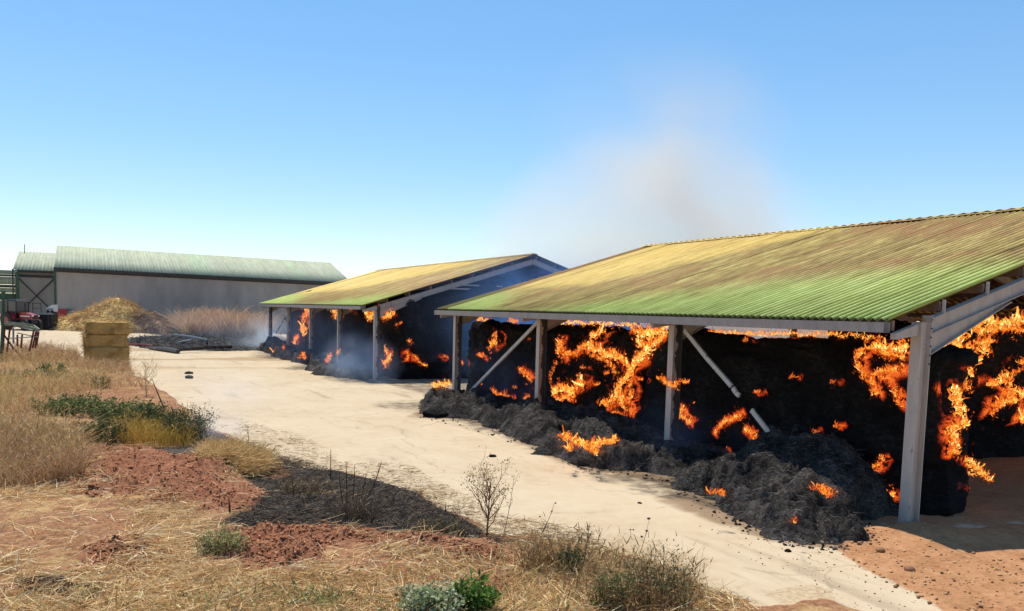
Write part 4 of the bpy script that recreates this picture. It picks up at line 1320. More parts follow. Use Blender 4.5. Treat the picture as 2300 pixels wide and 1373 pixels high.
# ------------------------------------------------------------------ tractor, trailer, white machine, red box
def tractor():
    x, y = G(50, 748, .5)
    gz = zg(x, y)
    # heading towards the right of the picture and a little towards the camera
    t = thing('tractor', 'red tractor with black cab parked by the green steel shed at the left edge', 'tractor', (x, y, float(gz)), math.radians(-52))
    # local: +x forward
    m = MB()
    m.add([(.15, -.36, .95), (1.75, -.33, .92), (1.85, -.28, 1.35), (.15, -.40, 1.62), (.15, .36, .95), (1.75, .33, .92), (1.85, .28, 1.35), (.15, .40, 1.62)],
          [(0, 1, 2, 3), (7, 6, 5, 4), (0, 4, 5, 1), (1, 5, 6, 2), (2, 6, 7, 3), (3, 7, 4, 0)])
    hood = m.build('hood', M['red_paint'], t)
    g = MB().add([(1.78, -.24, .98), (1.80, .24, .98), (1.88, .22, 1.3), (1.87, -.22, 1.3)], [(0, 1, 2, 3)])
    g.build('grille', M['black_paint'], hood)
    for s in (-1, 1):
        MB().box((.4, s * .40 - .012, 1.18), (1.6, s * .40 + .012, 1.27)).build('side_stripe', M['white_paint'], hood)
        MB().tube([(1.80, s * .27, 1.27), (1.90, s * .27, 1.27)], .07, 10).build('headlight', M['lens'], t)
    MB().box((-1.1, -.28, .6), (1.7, .28, .93)).build('chassis', M['black_paint'], t)
    c = MB()
    for xx, yy in ((-1.05, -.62), (-1.05, .62), (.1, -.6), (.1, .6)):
        c.beam((xx, yy, 1.0), (xx * .93, yy * .95, 2.5), .07, .07, (1, 0, 0))
    cab = c.build('cab_frame', M['black_paint'], t)
    r = MB().add([(-1.2, -.72, 2.5), (.3, -.7, 2.5), (.3, .7, 2.5), (-1.2, .72, 2.5), (-1.05, -.6, 2.68), (.15, -.6, 2.66), (.15, .6, 2.66), (-1.05, .6, 2.68)],
                 [(3, 2, 1, 0), (4, 5, 6, 7), (0, 1, 5, 4), (1, 2, 6, 5), (2, 3, 7, 6), (3, 0, 4, 7)])
    r.build('cab_roof', M['black_paint'], t)
    MB().box((.085, -.56, 1.55), (.10, .56, 2.48)).build('windscreen', M['glass'], cab)
    for s in (-1, 1):
        MB().box((-.95, s * .585 - .006, 1.3), (.03, s * .585 + .006, 2.46)).build('side_window', M['glass'], cab)
        fe = MB()
        n = 9
        for i in range(n):
            a0, a1 = math.pi * (.05 + .9 * i / n), math.pi * (.05 + .9 * (i + 1) / n)
            fe.add([(-.75 + .86 * math.cos(a), s * o_, .78 + .86 * math.sin(a)) for a in (a0, a1) for o_ in (.5, .95)] , [(0, 1, 3, 2)])
        fe.build('fender', M['red_paint'], t)
        w = MB().wheel((-.75, s * .78, .78), (0, 1, 0), .78, .42, 24).build('rear_wheel', M['tyre'], t)
        MB().wheel((-.75, s * .83, .78), (0, 1, 0), .42, .36, 16).build('rim', M['red_paint'], w)
        w = MB().wheel((1.25, s * .62, .48), (0, 1, 0), .48, .3, 20).build('front_wheel', M['tyre'], t)
        MB().wheel((1.25, s * .66, .48), (0, 1, 0), .26, .27, 14).build('rim', M['red_paint'], w)
    MB().box((-.75, -.25, 1.0), (-.3, .25, 1.5)).build('seat', M['black_paint'], t)
    MB().tube([(.9, -.3, 1.5), (.9, -.3, 2.4)], .05, 8).build('exhaust', M['black_paint'], t)
tractor()

def trailer():
    x, y = G(103, 746, .55)
    gz = float(zg(x, y)) - .02
    t = thing('trailer', 'black box trailer with upright rails parked right of the red tractor', 'trailer', (x, y, gz), -HEAD)
    body = MB().box((-.85, -.6, .15), (.85, .5, 1.40)).build('body', M['black_paint'], t)
    for sx in (-1, 1):
        MB().box((sx * .6 - .04, -.63, .2), (sx * .6 + .04, -.602, 1.4)).build('rib', M['dark_steel'], t)
        MB().wheel((sx * .75, .3, .26), (1, 0, 0), .3, .16, 14).build('wheel', M['tyre'], t)
    r = MB()
    for xx in (-.85, -.1):
        r.beam((xx, -.5, 1.45), (xx, -.5, 2.45), .05, .05, (1, 0, 0))
    r.beam((-.85, -.5, 2.4), (-.1, -.5, 2.4), .05, .05)
    r.beam((-.85, -.5, 1.95), (-.1, -.5, 1.95), .04, .04)
    r.build('rail', M['dark_steel'], t)
    MB().box((-.9, -.64, 1.452), (.9, -.5, 1.55)).build('rim', M['galv'], t)
    w = thing('loader', 'small white machine with sloping bonnet standing on the black trailer', 'machine', (x + .33, y + .1, gz + 1.56), -HEAD)
    b = MB().add([(-.1, -.3, .12), (.55, -.3, .12), (.55, -.3, .75), (.4, -.3, .72), (-.15, -.3, .42), (-.1, .4, .12), (.55, .4, .12), (.55, .4, .75), (.4, .4, .72), (-.15, .4, .42)],
                 [(0, 1, 2, 3, 4), (9, 8, 7, 6, 5), (0, 5, 6, 1), (1, 6, 7, 2), (2, 7, 8, 3), (3, 8, 9, 4), (4, 9, 5, 0)])
    b.build('body', M['white_paint'], w)
    MB().box((-.05, -.312, .3), (.5, -.302, .38)).build('stripe', M['black_paint'], w)
    for xx in (.05, .42):
        MB().wheel((xx, -.33, .12), (0, 1, 0), .13, .1, 14).build('wheel', M['tyre'], w)
trailer()
rb = PY(140, 704, 94.85)
t = thing('cabinet', 'small red hose cabinet fixed to the barn wall left of the straw heap', 'cabinet', (rb[0], 94.98, rb[2]))
MB().box((-.42, -.22, -.40), (.38, -.002, .42)).build('case', M['red_box'], t)
MB().box((-.38, -.235, -.36), (.34, -.222, .38)).build('door', M['red_box'], t)
MB().box((.38, -.2, .30), (.85, -.08, .40)).build('bracket', M['dark_steel'], t)

# ------------------------------------------------------------------ feed rack in the weeds at the left
def feed_rack():
    y0 = 48.5
    t = thing('feed_rack', 'rusty red and olive steel feed rack standing in dry weeds at the left edge', 'rack', (0, 0, 0))
    P = lambda px, py, d=0: tuple(PY(px, py, y0 + d))
    def bar(name, pts, r, mat):
        MB().tube(pts, r, 6).build(name, M[mat], t)
    bar('top_rail', [P(2, 728), P(30, 730), P(60, 734), P(78, 739), P(87, 746)], .075, 'olive_rail')
    bar('top_rail', [P(12, 724, 1.2), P(52, 728, 1.2), P(76, 732, 1.2), P(88, 741, .6)], .06, 'olive_rail')
    bar('side_rail', [P(28, 738, .3), P(36, 733, .5), P(72, 742, .2), P(84, 744)], .035, 'galv')
    bar('side_rail', [P(4, 758), P(30, 760), P(86, 756)], .03, 'galv')
    bar('side_rail', [P(38, 748, .8), P(72, 755, .8), P(84, 752, .4)], .03, 'galv')
    for (a, b, d) in (((7, 728), (0, 826), 0), ((11, 732), (3, 822), .05), ((23, 732), (13, 812), .2), ((76, 742), (66, 790), 0), ((81, 745), (73, 782), .3), ((87, 746), (82, 776), .1), ((39, 752), (39, 778), 1.0), ((50, 752), (47, 782), .9), ((-4, 726), (-10, 828), .1), ((84, 746), (79, 782), .5)):
        bar('leg', [P(*a, d), P(*b, d)], .05, 'rust_red')
    bar('diagonal_brace', [P(9, 752), P(30, 783), P(52, 806)], .045, 'rust_red')
    bar('leg', [P(30, 738, .6), P(30, 772, .6)], .05, 'galv')
    bar('frame_post', [P(9, 655, -.2), P(6, 730, -.2), P(2, 800, -.2)], .07, 'green_steel')
feed_rack()

# ------------------------------------------------------------------ the four straw bales
def bale(lx, ly, lz, seed):
    rn = np.random.default_rng(seed)
    n = (16, 30, 9)
    V, F, off = [], [], 0
    def face(o, u, v, nu, nv):
        nonlocal off
        a, b = np.meshgrid(np.linspace(0, 1, nu + 1), np.linspace(0, 1, nv + 1), indexing='ij')
        V.append(np.array(o)[None] + a.ravel()[:, None] * np.array(u)[None] + b.ravel()[:, None] * np.array(v)[None])
        i = np.arange(nu)[:, None] * (nv + 1)
        j = np.arange(nv)[None]
        F.append((np.stack([i + j, i + nv + 1 + j, i + nv + 2 + j, i + j + 1], -1).reshape(-1, 4)) + off)
        off += len(V[-1])
    o = (-lx / 2, -ly / 2, 0)
    face(o, (0, 0, lz), (0, ly, 0), n[2], n[1])
    face((lx / 2, -ly / 2, 0), (0, ly, 0), (0, 0, lz), n[1], n[2])
    face(o, (lx, 0, 0), (0, 0, lz), n[0], n[2])
    face((-lx / 2, ly / 2, 0), (0, 0, lz), (lx, 0, 0), n[2], n[0])
    face((-lx / 2, -ly / 2, lz), (lx, 0, 0), (0, ly, 0), n[0], n[1])
    face(o, (0, ly, 0), (lx, 0, 0), n[1], n[0])
    V = np.concatenate(V)
    c = np.array([0, 0, lz / 2])
    half = np.array([lx, ly, lz]) / 2
    q = V - c
    r = .09
    inn = np.clip(q, -(half - r), half - r)
    d = q - inn
    ln = np.linalg.norm(d, axis=1, keepdims=True)
    nr = d / np.maximum(ln, 1e-6)
    V = c + inn + nr * np.minimum(ln, r)
    hor = nr.copy(); hor[:, 2] = 0
    flake = np.abs(((V[:, 1] * 3.1 + rn.uniform(0, 9)) % 1) - .5)
    V = V + hor * (.10 * fbm(V * 2.4, 3, seed) + .03 * fbm(V * 11, 2, seed + 3) - .02 * sstep(.4, .5, flake))[:, None]
    return V, np.concatenate(F)

def bale_stack():
    bx, by = G(236, 833)
    bx, by = bx + .10, by + 1.2
    rz = -HEAD + R(32)
    lab = ['bottom straw bale of the square stack beside the road, weeds at its foot', 'second straw bale from the ground in the square stack beside the road',
           'third straw bale from the ground in the square stack beside the road', 'topmost straw bale of the square stack beside the road']
    z = GZ(bx, by) - .06
    for i in range(4):
        V, F = bale(1.9, 2.3, .635, 50 + i)
        o = np_mesh('straw_bale', V, F, M['bale'], smooth=True)
        o.location = (bx + random.uniform(-.06, .06), by + random.uniform(-.05, .05), z)
        o.rotation_euler = (0, 0, rz + R(random.uniform(-4, 4)))
        tag(o, lab[i], 'straw bale', 'straw bales stacked beside the road')
        # loose stalks on its skin, and twine
        n = 1500
        k = RNG.integers(0, len(V), n)
        b = V[k] * 1.005
        d = unit(np.stack([RNG.normal(size=n), RNG.normal(size=n), RNG.normal(size=n) * .5], 1))
        tcol = RNG.random(n)[:, None]
        colr = np.array([.26, .15, .045])[None] * (1 - tcol) + np.array([.62, .44, .17])[None] * tcol
        rv, rf, rc = ribbons(b, d, RNG.uniform(.08, .26, n), RNG.uniform(.012, .03, n), RNG.normal(size=(n, 3)) * .05, colr, 1)
        np_mesh('loose_straw', rv, rf, M['blades'], o, col=rc)['kind'] = 'stuff'
        tw = MB()
        for yy in (-.8, -.4, 0, .4, .8):
            tw.tube([(-.965, yy, .02), (-.975, yy, .31), (-.93, yy, .61), (0, yy, .625), (.93, yy, .61), (.975, yy, .33), (.965, yy, .02)], .006, 4)
        tw.build('twine', M['black_paint'], o)['kind'] = 'stuff'
        z += .628
bale_stack()

# ------------------------------------------------------------------ straw heap by the barn, scrap and scorched plot
STRAW = np.array([[.50, .34, .14], [.60, .44, .20], [.40, .25, .10], [.30, .17, .07], [.66, .52, .28], [.46, .27, .11]])
def mound(name, label, cx, cy, rx, ry, h, seed, mat, colfun, nst, res=.18, cat='straw heap', stalk=(.25, .8), sw=(.03, .07), prof=None):
    nx, ny = int(2.6 * rx / res), int(2.6 * ry / res)
    gx, gy = np.meshgrid(np.linspace(cx - 1.3 * rx, cx + 1.3 * rx, nx), np.linspace(cy - 1.3 * ry, cy + 1.3 * ry, ny), indexing='ij')
    def hz(x, y):
        u = np.hypot((x - cx) / rx, (y - cy) / ry) + .16 * fbm2(x, y, .5, 4, seed)
        hh = h * np.clip(1 - u, 0, 1) ** .85 if prof is None else prof(x, y, u)
        return hh * (1 + .22 * fbm2(x, y, .8, 4, seed + 3)) + np.where(u < 1, .14 * fbm2(x, y, 2.6, 4, seed + 7) * sstep(1, .8, u), -.25) + zg(x, y), u
    x, y = gx.ravel(), gy.ravel()
    z, u = hz(x, y)
    i = np.arange(nx - 1)[:, None] * ny
    j = np.arange(ny - 1)[None]
    q = np.stack([i + j, i + ny + j, i + ny + j + 1, i + j + 1], -1).reshape(-1, 4)
    q = q[(u[q] < 1.03).any(1)]
    o = np_mesh(name, np.stack([x, y, z], 1), q, mat, smooth=True, col=colfun(x, y, z))
    tag(o, label, cat)
    n = nst
    a, rr = RNG.random(n) * 2 * math.pi, np.sqrt(RNG.random(n)) * 1.0
    sx, sy = cx + np.cos(a) * rr * rx, cy + np.sin(a) * rr * ry
    sz, su = hz(sx, sy)
    d = unit(np.stack([RNG.normal(size=n), RNG.normal(size=n), np.abs(RNG.normal(size=n)) * .5], 1))
    cc = colfun(sx, sy, sz) * RNG.uniform(.55, 1.5, n)[:, None]
    V, F, C = ribbons(np.stack([sx, sy, sz], 1), d, RNG.uniform(*stalk, n), RNG.uniform(*sw, n), np.stack([RNG.normal(size=n) * .1, RNG.normal(size=n) * .1, -RNG.random(n) * .3], 1), cc, 2)
    np_mesh('loose_stalks', V, F, M['blades'], o, col=C)['kind'] = 'stuff'
    return o

hx, hy = PY(266, 700, 88.0)[0], 88.0
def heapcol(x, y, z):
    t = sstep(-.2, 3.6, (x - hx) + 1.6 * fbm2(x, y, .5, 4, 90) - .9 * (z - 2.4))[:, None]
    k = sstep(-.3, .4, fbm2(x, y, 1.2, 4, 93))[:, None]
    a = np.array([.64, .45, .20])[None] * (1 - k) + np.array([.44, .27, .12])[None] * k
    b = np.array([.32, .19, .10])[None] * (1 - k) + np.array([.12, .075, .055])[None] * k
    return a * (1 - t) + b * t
def heapprof(x, y, u):
    return np.clip(1 - u, 0, 1) ** .8 * 3.1
mound('straw_heap', 'big rounded straw heap before the barn wall, golden left side, dark right side', hx, hy, 6.3, 4.2, 2.9, 7, M['clod'], heapcol, 9000, prof=heapprof)
bx_, by_ = G(176, 740, .5)
mound('straw_heap', 'low spill of golden straw at the left foot of the big heap', bx_, by_, 2.6, 1.6, .7, 19, M['clod'], lambda x, y, z: np.tile(np.array([[.52, .36, .15]]), (len(x), 1)), 2500, .15)

# burnt plot and fallen scrap between the heap and the middle shed
px_, py_ = G(470, 776, .1)
mound('ash_bed', 'flat bed of grey smoking ash between the straw heap and the middle shed', px_, py_, 6.6, 9.0, .45, 27, M['ash'], lambda x, y, z: np.tile(np.array([[.1, .1, .1]]), (len(x), 1)), 3500, .25, cat='ash bed', stalk=(.2, .7))
for o in COL.objects:
    if o.name.startswith('loose_stalks') and o.parent and o.parent.name.startswith('ash_bed'):
        a = o.data.attributes['Col']
        c = np.zeros(len(o.data.vertices) * 4, np.float32)
        a.data.foreach_get('color', c)
        g_ = np.repeat(RNG.random(len(c) // 24 + 1) ** 2 * .22 + .02, 6)[:len(c) // 4]
        c = c.reshape(-1, 4); c[:, :3] = g_[:, None] * np.array([[1, .97, .95]])
        a.data.foreach_set('color', c.ravel())
def scrap(label, a, b, r, mat, z0=.25, z1=.25, name='scrap_beam'):
    p, q = G(*a, z0), G(*b, z1)
    o = MB().tube([(p[0], p[1], z0), ((p[0] + q[0]) / 2, (p[1] + q[1]) / 2, (z0 + z1) / 2 + .05), (q[0], q[1], z1)], r, 6).build(name, M[mat])
    return tag(o, label, 'beam', 'burnt beams lying in the ash bed')
scrap('long thin steel beam slanting down across the ash bed', (390, 752), (466, 764), .10, 'galv', 1.1, .75)
scrap('short upright pipe stub at the end of the slanting beam', (466, 764), (463, 776), .07, 'galv', .75, .2)
scrap('dark red scorched beam lying at the left border of the ash bed', (290, 774), (345, 779), .12, 'rust_red', .3, .25)
scrap('charred black timber lying along the front of the ash bed', (338, 783), (400, 790), .16, 'bolt', .2, .2)
scrap('charred grey pole lying behind the black timber', (400, 786), (520, 779), .12, 'ash', .3, .35)
scrap('pale bent pipe in the middle of the ash bed', (395, 772), (430, 764), .09, 'galv', .35, .7)
scrap('thin dark bar along the back of the ash bed', (480, 764), (600, 766), .10, 'bolt', .5, .5)

# ------------------------------------------------------------------ loose straw, grass, clods
def scatter_px(n, poly, power=None):
    """points on the ground inside a photo-pixel polygon, evenly spread over the ground area weighted to what shows"""
    P = np.array(poly, dtype=float)
    lo, hi = P.min(0), P.max(0)
    out = []
    got = 0
    while got < n:
        m = n * 2
        a = RNG.uniform(lo[0], hi[0], m)
        b = RNG.uniform(lo[1], hi[1], m)
        ok = poly_sd(a, b, poly) > 0
        out.append(np.stack([a[ok], b[ok]], 1))
        got += ok.sum()
    q = np.concatenate(out)[:n]
    d = np.array(_F)[None] + np.array(_R)[None] * ((q[:, 0] - 1150) / FOC)[:, None] - np.array(_U)[None] * ((q[:, 1] - CENY) / FOC)[:, None]
    k = -CAM_H / d[:, 2]
    return d[:, 0] * k, d[:, 1] * k

def pick(cols, n):
    c = cols[RNG.integers(0, len(cols), n)]
    return np.clip(c * RNG.uniform(.7, 1.25, n)[:, None], 0, 1)

def lying_straw(name, n, poly, cols, L=(.10, .38), w=(.006, .012), zmax=.05, avoid=True, lift=.25, label=None):
    x, y = scatter_px(n, poly)
    mk = ground_masks(x, y)
    keep = RNG.random(n) > mk[1] * .95 if avoid is None else np.ones(n, bool)
    if avoid:
        verge, burn, red, dark, tan = mk
        bare = sstep(-.15, .2, poly_sd(x, y, RED[2]) + .35 * fbm2(x, y, 1.2, 4, 89))
        keep = RNG.random(n) > np.clip(burn * .94 + np.maximum(red * .62, bare * .93) + dark * .9, 0, .97)
        keep &= RNG.random(n) < .10 + .90 * sstep(-.10, .26, fbm2(x, y, .9, 4, 88))
    x, y = x[keep], y[keep]
    n = len(x)
    z = ground_height(x, y) + RNG.random(n) * zmax
    dd = RNG.normal(size=(n, 3)); dd[:, 2] = np.abs(dd[:, 2]) * lift
    swirl = fbm2(x, y, .45, 3, 87) * 5
    dd[:, 0] += np.cos(swirl) * 1.3; dd[:, 1] += np.sin(swirl) * 1.3
    d = unit(dd)
    V, F, C = ribbons(np.stack([x, y, z], 1), d, RNG.uniform(*L, n), RNG.uniform(*w, n), np.stack([RNG.normal(size=n) * .05, RNG.normal(size=n) * .05, -RNG.random(n) * .05], 1), pick(cols, n), 2, .5)
    o = np_mesh(name, V, F, M['blades'], col=C)
    return tag(o, label, None, None, 'stuff')

DRY = np.array([[.72, .49, .22], [.84, .64, .34], [.60, .37, .16], [.44, .24, .11], [.90, .74, .46], [.66, .41, .19]])
lying_straw('straw_litter', 78000, [(-60, 1000), (180, 1010), (480, 990), (700, 1080), (1000, 1180), (1200, 1215), (1420, 1262), (1620, 1345), (1720, 1400), (-60, 1420)], DRY, label='dry straw lying over the reddish verge in the foreground')
lying_straw('straw_litter', 6500, [(540, 940), (700, 990), (760, 1040), (900, 1040), (1000, 1090), (1130, 1160), (1300, 1190), (1400, 1270), (1700, 1360), (1600, 1420), (1400, 1330), (1100, 1215), (700, 1070), (520, 985)], DRY * .5, L=(.06, .2), avoid=None, lift=.1, label='thin straw blown over the edge of the concrete road')
lying_straw('straw_litter', 5200, [(450, 1010), (520, 1012), (575, 1040), (600, 1072), (560, 1084), (500, 1070), (436, 1040)], np.array([[.66, .44, .18], [.52, .33, .13], [.76, .55, .26], [.40, .24, .10]]), L=(.15, .5), w=(.007, .014), zmax=.12, avoid=False, lift=.6, label='pale yellow straw on the small mound beside the burnt verge')
# burnt stubble on the black patch
lying_straw('burnt_stubble', 15000, [(470, 975), (740, 1056), (930, 1112), (1088, 1196), (1080, 1212), (640, 1190), (480, 1186), (600, 1118), (540, 1060)], np.array([[.02, .018, .016], [.05, .043, .038], [.12, .095, .075], [.03, .027, .025], [.28, .20, .13]]), L=(.06, .24), w=(.005, .01), zmax=.03, avoid=False, lift=.5, label='black burnt stubble on the scorched verge beside the road')

def standing(name, n, poly, cols, H=(.4, 1.0), w=(.008, .016), lean=.35, label=None, clump=True, seed=1, kind='stuff'):
    x, y = scatter_px(n, poly)
    if clump:
        keep = RNG.random(n) < .15 + .85 * sstep(-.2, .3, fbm2(x, y, .8, 3, seed))
        x, y = x[keep], y[keep]
    n = len(x)
    z = ground_height(x, y) - .03
    h = RNG.uniform(*H, n) * (.75 + .5 * sstep(-.3, .4, fbm2(x, y, .5, 3, seed + 4)))
    d = unit(np.stack([RNG.normal(size=n) * lean, RNG.normal(size=n) * lean, np.ones(n)], 1))
    bend = np.stack([RNG.normal(size=n) * .35, RNG.normal(size=n) * .35, -RNG.random(n) * .35], 1) * h[:, None]
    V, F, C = ribbons(np.stack([x, y, z], 1), d, h, RNG.uniform(*w, n), bend, pick(cols, n), 3, .25)
    # seed heads on some of the stalks
    k = RNG.random(n) < .35
    tip = np.stack([x, y, z], 1)[k] + d[k] * h[k][:, None] + bend[k]
    m = k.sum()
    V2, F2, C2 = ribbons(tip, unit(d[k] + bend[k] * 1.2 / h[k][:, None]), RNG.uniform(.05, .13, m), RNG.uniform(.014, .028, m), RNG.normal(size=(m, 3)) * .03, pick(cols * .9, m), 3, .3)
    V, F, C = join([(V, F, C), (V2, F2, C2)])
    o = np_mesh(name, V, F, M['blades'], col=C)
    return tag(o, label, None, None, kind)

GOLD = 1.12 * np.array([[.58, .40, .16], [.66, .48, .22], [.46, .29, .11], [.36, .20, .09], [.74, .57, .30], [.40, .33, .12]])
REDB = 1.12 * np.array([[.46, .28, .13], [.38, .21, .10], [.54, .36, .18], [.30, .17, .09], [.6, .43, .24]])
standing('dry_grass', 16000, [(-60, 830), (90, 812), (200, 835), (300, 868), (350, 900), (250, 905), (110, 930), (120, 990), (180, 1010), (170, 1060), (60, 1085), (-60, 1090)], GOLD, H=(.35, .95), label='tall dry grass on the bank at the left edge', seed=201)
standing('dry_grass', 6000, [(-60, 796), (80, 792), (180, 806), (182, 832), (250, 838), (176, 846), (160, 846), (60, 830), (-60, 832)], REDB, H=(.3, .85), w=(.015, .03), label='reddish brown dry weeds between the feed rack and the straw bales', seed=205)
standing('dry_grass', 6500, [(-60, 1020), (110, 1010), (200, 1030), (190, 1085), (60, 1100), (-60, 1110)], REDB, H=(.3, .8), label='brown matted grass clump at the left edge', seed=209)
standing('dry_grass', 2600, [(262, 985), (300, 962), (380, 955), (455, 955), (462, 990), (420, 1005), (330, 1010), (270, 1008)], np.array([[.56, .36, .07], [.66, .46, .10], [.46, .28, .06], [.40, .25, .08]]), H=(.35, .62), lean=.15, label='amber yellow grass below the dark green weeds', clump=False, seed=213)
standing('dry_grass', 700, [(-40, 872), (30, 872), (36, 886), (-40, 890)], np.array([[.60, .50, .06], [.52, .42, .06]]), H=(.12, .25), label='small patch of bright yellow grass at the left edge', clump=False, seed=215)
standing('dry_grass', 9000, [(880, 1290), (1150, 1260), (1300, 1262), (1420, 1280), (1560, 1330), (1620, 1400), (700, 1420), (300, 1400), (0, 1400), (0, 1340), (500, 1330)], GOLD * 1.1, H=(.06, .26), lean=.8, label='short dry grass along the bottom of the foreground', seed=217)
standing('dry_grass', 1500, [(180, 834), (290, 838), (300, 848), (250, 858), (180, 850)], REDB, H=(.25, .7), w=(.012, .022), label='dry weeds grown against the foot of the straw bales', seed=219, clump=False)
standing('green_grass', 2500, [(350, 1372), (520, 1352), (800, 1350), (1200, 1345), (1330, 1372), (1300, 1400), (300, 1400)], np.array([[.16, .22, .06], [.24, .28, .09], [.34, .33, .13]]), H=(.06, .2), lean=.6, label='sparse green grass at the bottom edge', seed=221)
standing('dry_weeds', 13000, [(395, 762), (430, 758), (600, 764), (600, 768), (420, 768)], np.array([[.58, .36, .22], [.68, .45, .28], [.46, .27, .17], [.74, .55, .34]]), H=(.7, 2.6), w=(.05, .10), lean=.2, label='band of reddish dry weeds growing along the grey barn wall', clump=False, seed=223)
standing('green_weeds', 900, [(372, 752), (432, 750), (440, 766), (384, 764)], np.array([[.14, .17, .08], [.22, .22, .11]]), H=(.5, 1.3), w=(.05, .09), lean=.3, label='dull green weeds at the right foot of the straw heap', clump=False, seed=225)

standing('dry_stems', 1100, [(1150, 1215), (1260, 1225), (1400, 1262), (1560, 1320), (1600, 1372), (1300, 1372), (1180, 1300)], np.array([[.42, .28, .13], [.30, .19, .09], [.24, .18, .08], [.5, .36, .18]]), H=(.2, .62), w=(.006, .011), lean=.35, label='thin dry stems scattered along the right end of the verge', clump=False, seed=231)
standing('dry_stems', 260, [(480, 1010), (720, 1075), (900, 1110), (1050, 1180), (900, 1200), (640, 1150)], np.array([[.05, .04, .03], [.10, .075, .05], [.2, .14, .08]]), H=(.12, .5), w=(.004, .008), lean=.4, label='thin scorched stems standing on the black verge', clump=True, seed=235)

def clod_field(name, n, polys, cols, size=(.012, .06), label=None, only=None, weight=None):
    oct_v = np.array([[1, 0, 0], [-1, 0, 0], [0, 1, 0], [0, -1, 0], [0, 0, 1], [0, 0, -1]], float)
    oct_f = np.array([[0, 2, 4], [2, 1, 4], [1, 3, 4], [3, 0, 4], [2, 0, 5], [1, 2, 5], [3, 1, 5], [0, 3, 5]])
    xs, ys = [], []
    for poly, k in polys:
        a, b = scatter_px(int(n * k), poly)
        xs.append(a); ys.append(b)
    x, y = np.concatenate(xs), np.concatenate(ys)
    if only is not None:
        keep = only(x, y)
        x, y = x[keep], y[keep]
    n = len(x)
    s = size[0] + (size[1] - size[0]) * RNG.random(n) ** 3.2
    z = ground_height(x, y) + s * .3
    V = oct_v[None] * s[:, None, None] * RNG.uniform(.6, 1.25, (n, 6, 1)) + RNG.normal(size=(n, 6, 3)) * (s * .22)[:, None, None]
    a = RNG.random(n) * 2 * math.pi
    ca, sa = np.cos(a)[:, None], np.sin(a)[:, None]
    V = np.stack([V[..., 0] * ca - V[..., 1] * sa, V[..., 0] * sa + V[..., 1] * ca, V[..., 2] * .75], -1)
    V = V + np.stack([x, y, z], 1)[:, None]
    F = (np.arange(n) * 6)[:, None, None] + oct_f[None]
    o = np_mesh(name, V.reshape(-1, 3), F.reshape(-1, 3), M['clod'], col=np.repeat(pick(cols, n), 6, axis=0))
    return tag(o, label, None, None, 'stuff')

REDC = np.array([[.36, .16, .08], [.44, .21, .11], [.28, .115, .06], [.38, .17, .09]])
redonly = lambda x, y: (lambda m: RNG.random(len(x)) < np.clip(m[2] * (1 - m[1]), .04, 1))(ground_masks(x, y))
clod_field('soil_clods', 20000, [([(150, 1000), (460, 1010), (700, 1130), (500, 1170), (150, 1120)], .4), ([(420, 1195), (640, 1180), (1100, 1210), (1200, 1250), (1190, 1295), (900, 1265), (760, 1310), (420, 1280)], .5), ([(170, 1240), (350, 1210), (380, 1262), (250, 1305)], .1)], REDC, size=(.005, .036), only=redonly, label='reddish broken soil clods across the verge')
TANC = np.array([[.46, .27, .13], [.52, .32, .17], [.36, .19, .10], [.28, .15, .08]])
clod_field('soil_crumbs', 650, [([(1840, 1225), (1940, 1185), (2060, 1190), (2180, 1250), (2300, 1265), (2320, 1390), (2140, 1390), (1970, 1300)], 1.0)], TANC, size=(.005, .036), label='brown soil crumbs on the bank beside the nearest post')
clod_field('soil_crumbs', 260, [([(1560, 1180), (1850, 1230), (2120, 1372), (1900, 1372), (1700, 1270)], 1.0)], TANC * .7, size=(.004, .02), label='scattered dark crumbs on the road beside the ash heap')

ASHC = np.array([[.02, .018, .017], [.05, .045, .042], [.10, .09, .083], [.03, .02, .015]])
clod_field('ash_crumbs', 1500, [([(1140, 985), (1290, 1050), (1500, 1085), (1540, 1130), (1640, 1186), (1720, 1220), (1880, 1244), (1980, 1230), (1940, 1150), (1560, 1060), (1250, 990)], .8), ([(930, 940), (960, 905), (1150, 960), (1160, 1000), (1040, 960)], .2)], ASHC, size=(.006, .05), label='black crumbs of ash scattered on the road along the heaps')

# single black lumps on the road, one by one
def lump(label, px, py, s, seed, squash=.5, mat='char', name='charred_lump'):
    x, y = G(px, py)
    rg = np.random.default_rng(seed)
    n, m = (26, 14) if s > .3 else (10, 6)
    V = [(0, 0, 1)]
    for i in range(1, m):
        for j in range(n):
            th_, ph_ = math.pi * i / m, 2 * math.pi * j / n
            V.append((math.sin(th_) * math.cos(ph_), math.sin(th_) * math.sin(ph_), math.cos(th_)))
    V.append((0, 0, -1))
    V = np.array(V)
    V = V * (1 + .35 * fbm(V * 1.7 + seed, 3, seed) + (.5 * fbm(V * 3.1 + seed, 4, seed + 3) if s > .3 else 0))[:, None] * np.array([s, s * .8, s * squash])
    V[:, 2] += s * squash * .55
    quads = [(1 + i * n + j, 1 + (i + 1) * n + j, 1 + (i + 1) * n + (j + 1) % n, 1 + i * n + (j + 1) % n) for i in range(m - 2) for j in range(n)]
    tris = [(0, 1 + j, 1 + (j + 1) % n) for j in range(n)] + [(len(V) - 1, 1 + (m - 2) * n + (j + 1) % n, 1 + (m - 2) * n + j) for j in range(n)]
    o = np_mesh(name, V, [np.array(quads), np.array(tris)], M[mat])
    o.location = (x, y, GZ(x, y) - .01)
    o.rotation_euler = (0, 0, rg.random() * 6)
    return tag(o, label, 'charred lump' if mat == 'char' else 'clod', 'charred lumps lying on the road' if mat == 'char' else 'clods on the soil bank')
lump('upper of the two small black lumps lying on the road near the straw bales', 424, 840, .22, 1, .4)
lump('lower of the two small black lumps lying on the road near the straw bales', 425, 850, .24, 2, .4)
